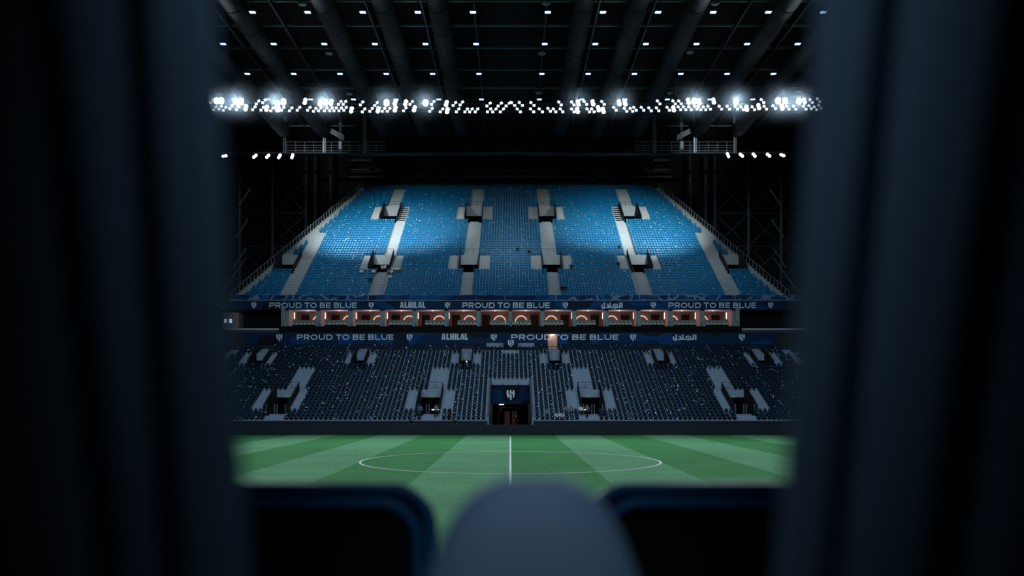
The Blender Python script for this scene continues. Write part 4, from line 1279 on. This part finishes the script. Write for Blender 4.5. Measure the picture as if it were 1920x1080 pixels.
# curtains: deep folds, hanging from a rod above the frame
for s in (-1, 1):
    YQ = .60
    t = tag(empty('curtain', (s * .3, YQ, FZ)), 'dark blue grey curtain drawn aside, hanging at %s of the view' % side(s), 'curtain', 'curtains framing the view')
    if s < 0: ed, lean_, seed = -.1905, -.062, .0
    else: ed, lean_, seed = .1985, .085, .9
    nz_, nx = 30, 260; wdt = .75
    vs = []
    for j in range(nz_ + 1):
        z = FZ + .01 + (5.1 - FZ) * j / nz_
        for u in range(nx + 1):
            q_ = u / nx * wdt                                    # distance along the curtain from the inner hem
            xx = q_ + .006 * math.sin(q_ * 40 + z * 2 + seed)
            ph = 2 * PI * (q_ / .062) + .8 * math.sin(q_ * 17 + seed) + .25 * math.sin(z * 2.2 + q_ * 9)
            yy = .028 * math.cos(ph) + .010 * math.sin(ph * .5 + seed * 3 + z)
            roll = math.exp(-q_ / .008)
            X = ed + s * xx + (z - H) * lean_ * (1 + 1.0 * min(q_, .2) / .2)
            vs.append((X - s * .3, yy + roll * .0, z - FZ))
    W_ = nx + 1
    mb = MB(); mb.add(vs, [((j * W_ + u), (j * W_ + u + 1), ((j + 1) * W_ + u + 1), ((j + 1) * W_ + u)) for j in range(nz_) for u in range(nx)])
    o = mb.build('cloth', 'curtain', t, True)
    sd = o.modifiers.new('thickness', 'SOLIDIFY'); sd.thickness = .0015
    mb = MB(); mb.bar((-s * .2, 0, 5.12 - FZ), (s * .8, 0, 5.12 - FZ), .014, 10); rod = mb.build('curtain_rod', 'steel_dark', t, True)
    for q in range(12):
        x = -s * .09 + s * q * .068
        mb = MB(); mb.tube([(x, .02 * math.cos(k_ * PI / 5), 5.12 - FZ + .02 * math.sin(k_ * PI / 5)) for k_ in range(10)], .003, 5, 0, True); mb.build('curtain_ring', 'steel_dark', rod)

# suite room: ceiling, back wall and an added, unseen fill lamp
mb = MB(); mb.box(-3, 3, -2.5, 2.2, 5.3, 5.4); tag(mb.build('ceiling', 'room_floor'), kind='structure')
mb = MB(); mb.box(-3, 3, -2.6, -2.5, FZ - .2, 5.4); tag(mb.build('wall_back', 'room_floor'), kind='structure')
for s, nm in ((-1, 'wall_left'), (1, 'wall_right')):
    mb = MB(); mb.box(s * 3.05 - .05, s * 3.05 + .05, -2.6, 2.2, FZ - .2, 5.4); tag(mb.build(nm, 'room_floor'), kind='structure')
t = tag(empty('fill_spotlight', (.02, .20, 5.3)), 'small unseen fill spotlight added above the grey headrest', 'lamp')
mb = MB(); mb.lathe([(.01, 0), (.06, 0), (.06, -.1), (.05, -.1), (.05, -.02)], (0, 0, 0), 16); mb.build('housing', 'lamp_housing', t)
mb = MB(); mb.lathe([(.001, -.085), (.048, -.085)], (0, 0, 0), 16); mb.build('lamp_glass', 'lamp_tube', t)
spot('suite_fill_light', (.02, .20, 5.18), (.02, 1.02, 3.74), 44, 40, 1.0, (.60, .83, 1.0), .05)  # unseen fill light added to lift the curtains and headrest out of black

# thin haze volume added to imitate lens bloom around the floodlights, thinning outwards
hz = bpy.data.materials.new('bloom_scatter'); hz.use_nodes = True
nt = hz.node_tree; nt.nodes.remove(nt.nodes['Principled BSDF'])
N, L = nt.nodes.new, nt.links.new
tc = N('ShaderNodeTexCoord'); mp = N('ShaderNodeMapping'); mp.inputs['Scale'].default_value = (0, 1, 1); L(tc.outputs['Object'], mp.inputs[0])
ln = N('ShaderNodeVectorMath'); ln.operation = 'LENGTH'; L(mp.outputs[0], ln.inputs[0])
mr = N('ShaderNodeMapRange'); mr.interpolation_type = 'SMOOTHERSTEP'
mr.inputs[1].default_value = 0; mr.inputs[2].default_value = 6.5; mr.inputs[3].default_value = .0030; mr.inputs[4].default_value = 0
L(ln.outputs['Value'], mr.inputs[0])
vsn = N('ShaderNodeVolumeScatter'); vsn.inputs['Color'].default_value = (.7, .87, 1, 1); vsn.inputs['Anisotropy'].default_value = .6
L(mr.outputs[0], vsn.inputs['Density'])
L(vsn.outputs[0], nt.nodes['Material Output'].inputs['Volume'])
hz.cycles.volume_step_rate = .12
MATS['bloom'] = hz
mb = MB(); mb.box(-52, 52, -6.4, 6.4, -6.4, 6.4)
tag(mb.build('bloom_volume', 'bloom', None, False, (0, 116.8, 44.2)), 'thin bluish haze volume added for lamp glow around the floodlight truss', 'bloom', kind='stuff')
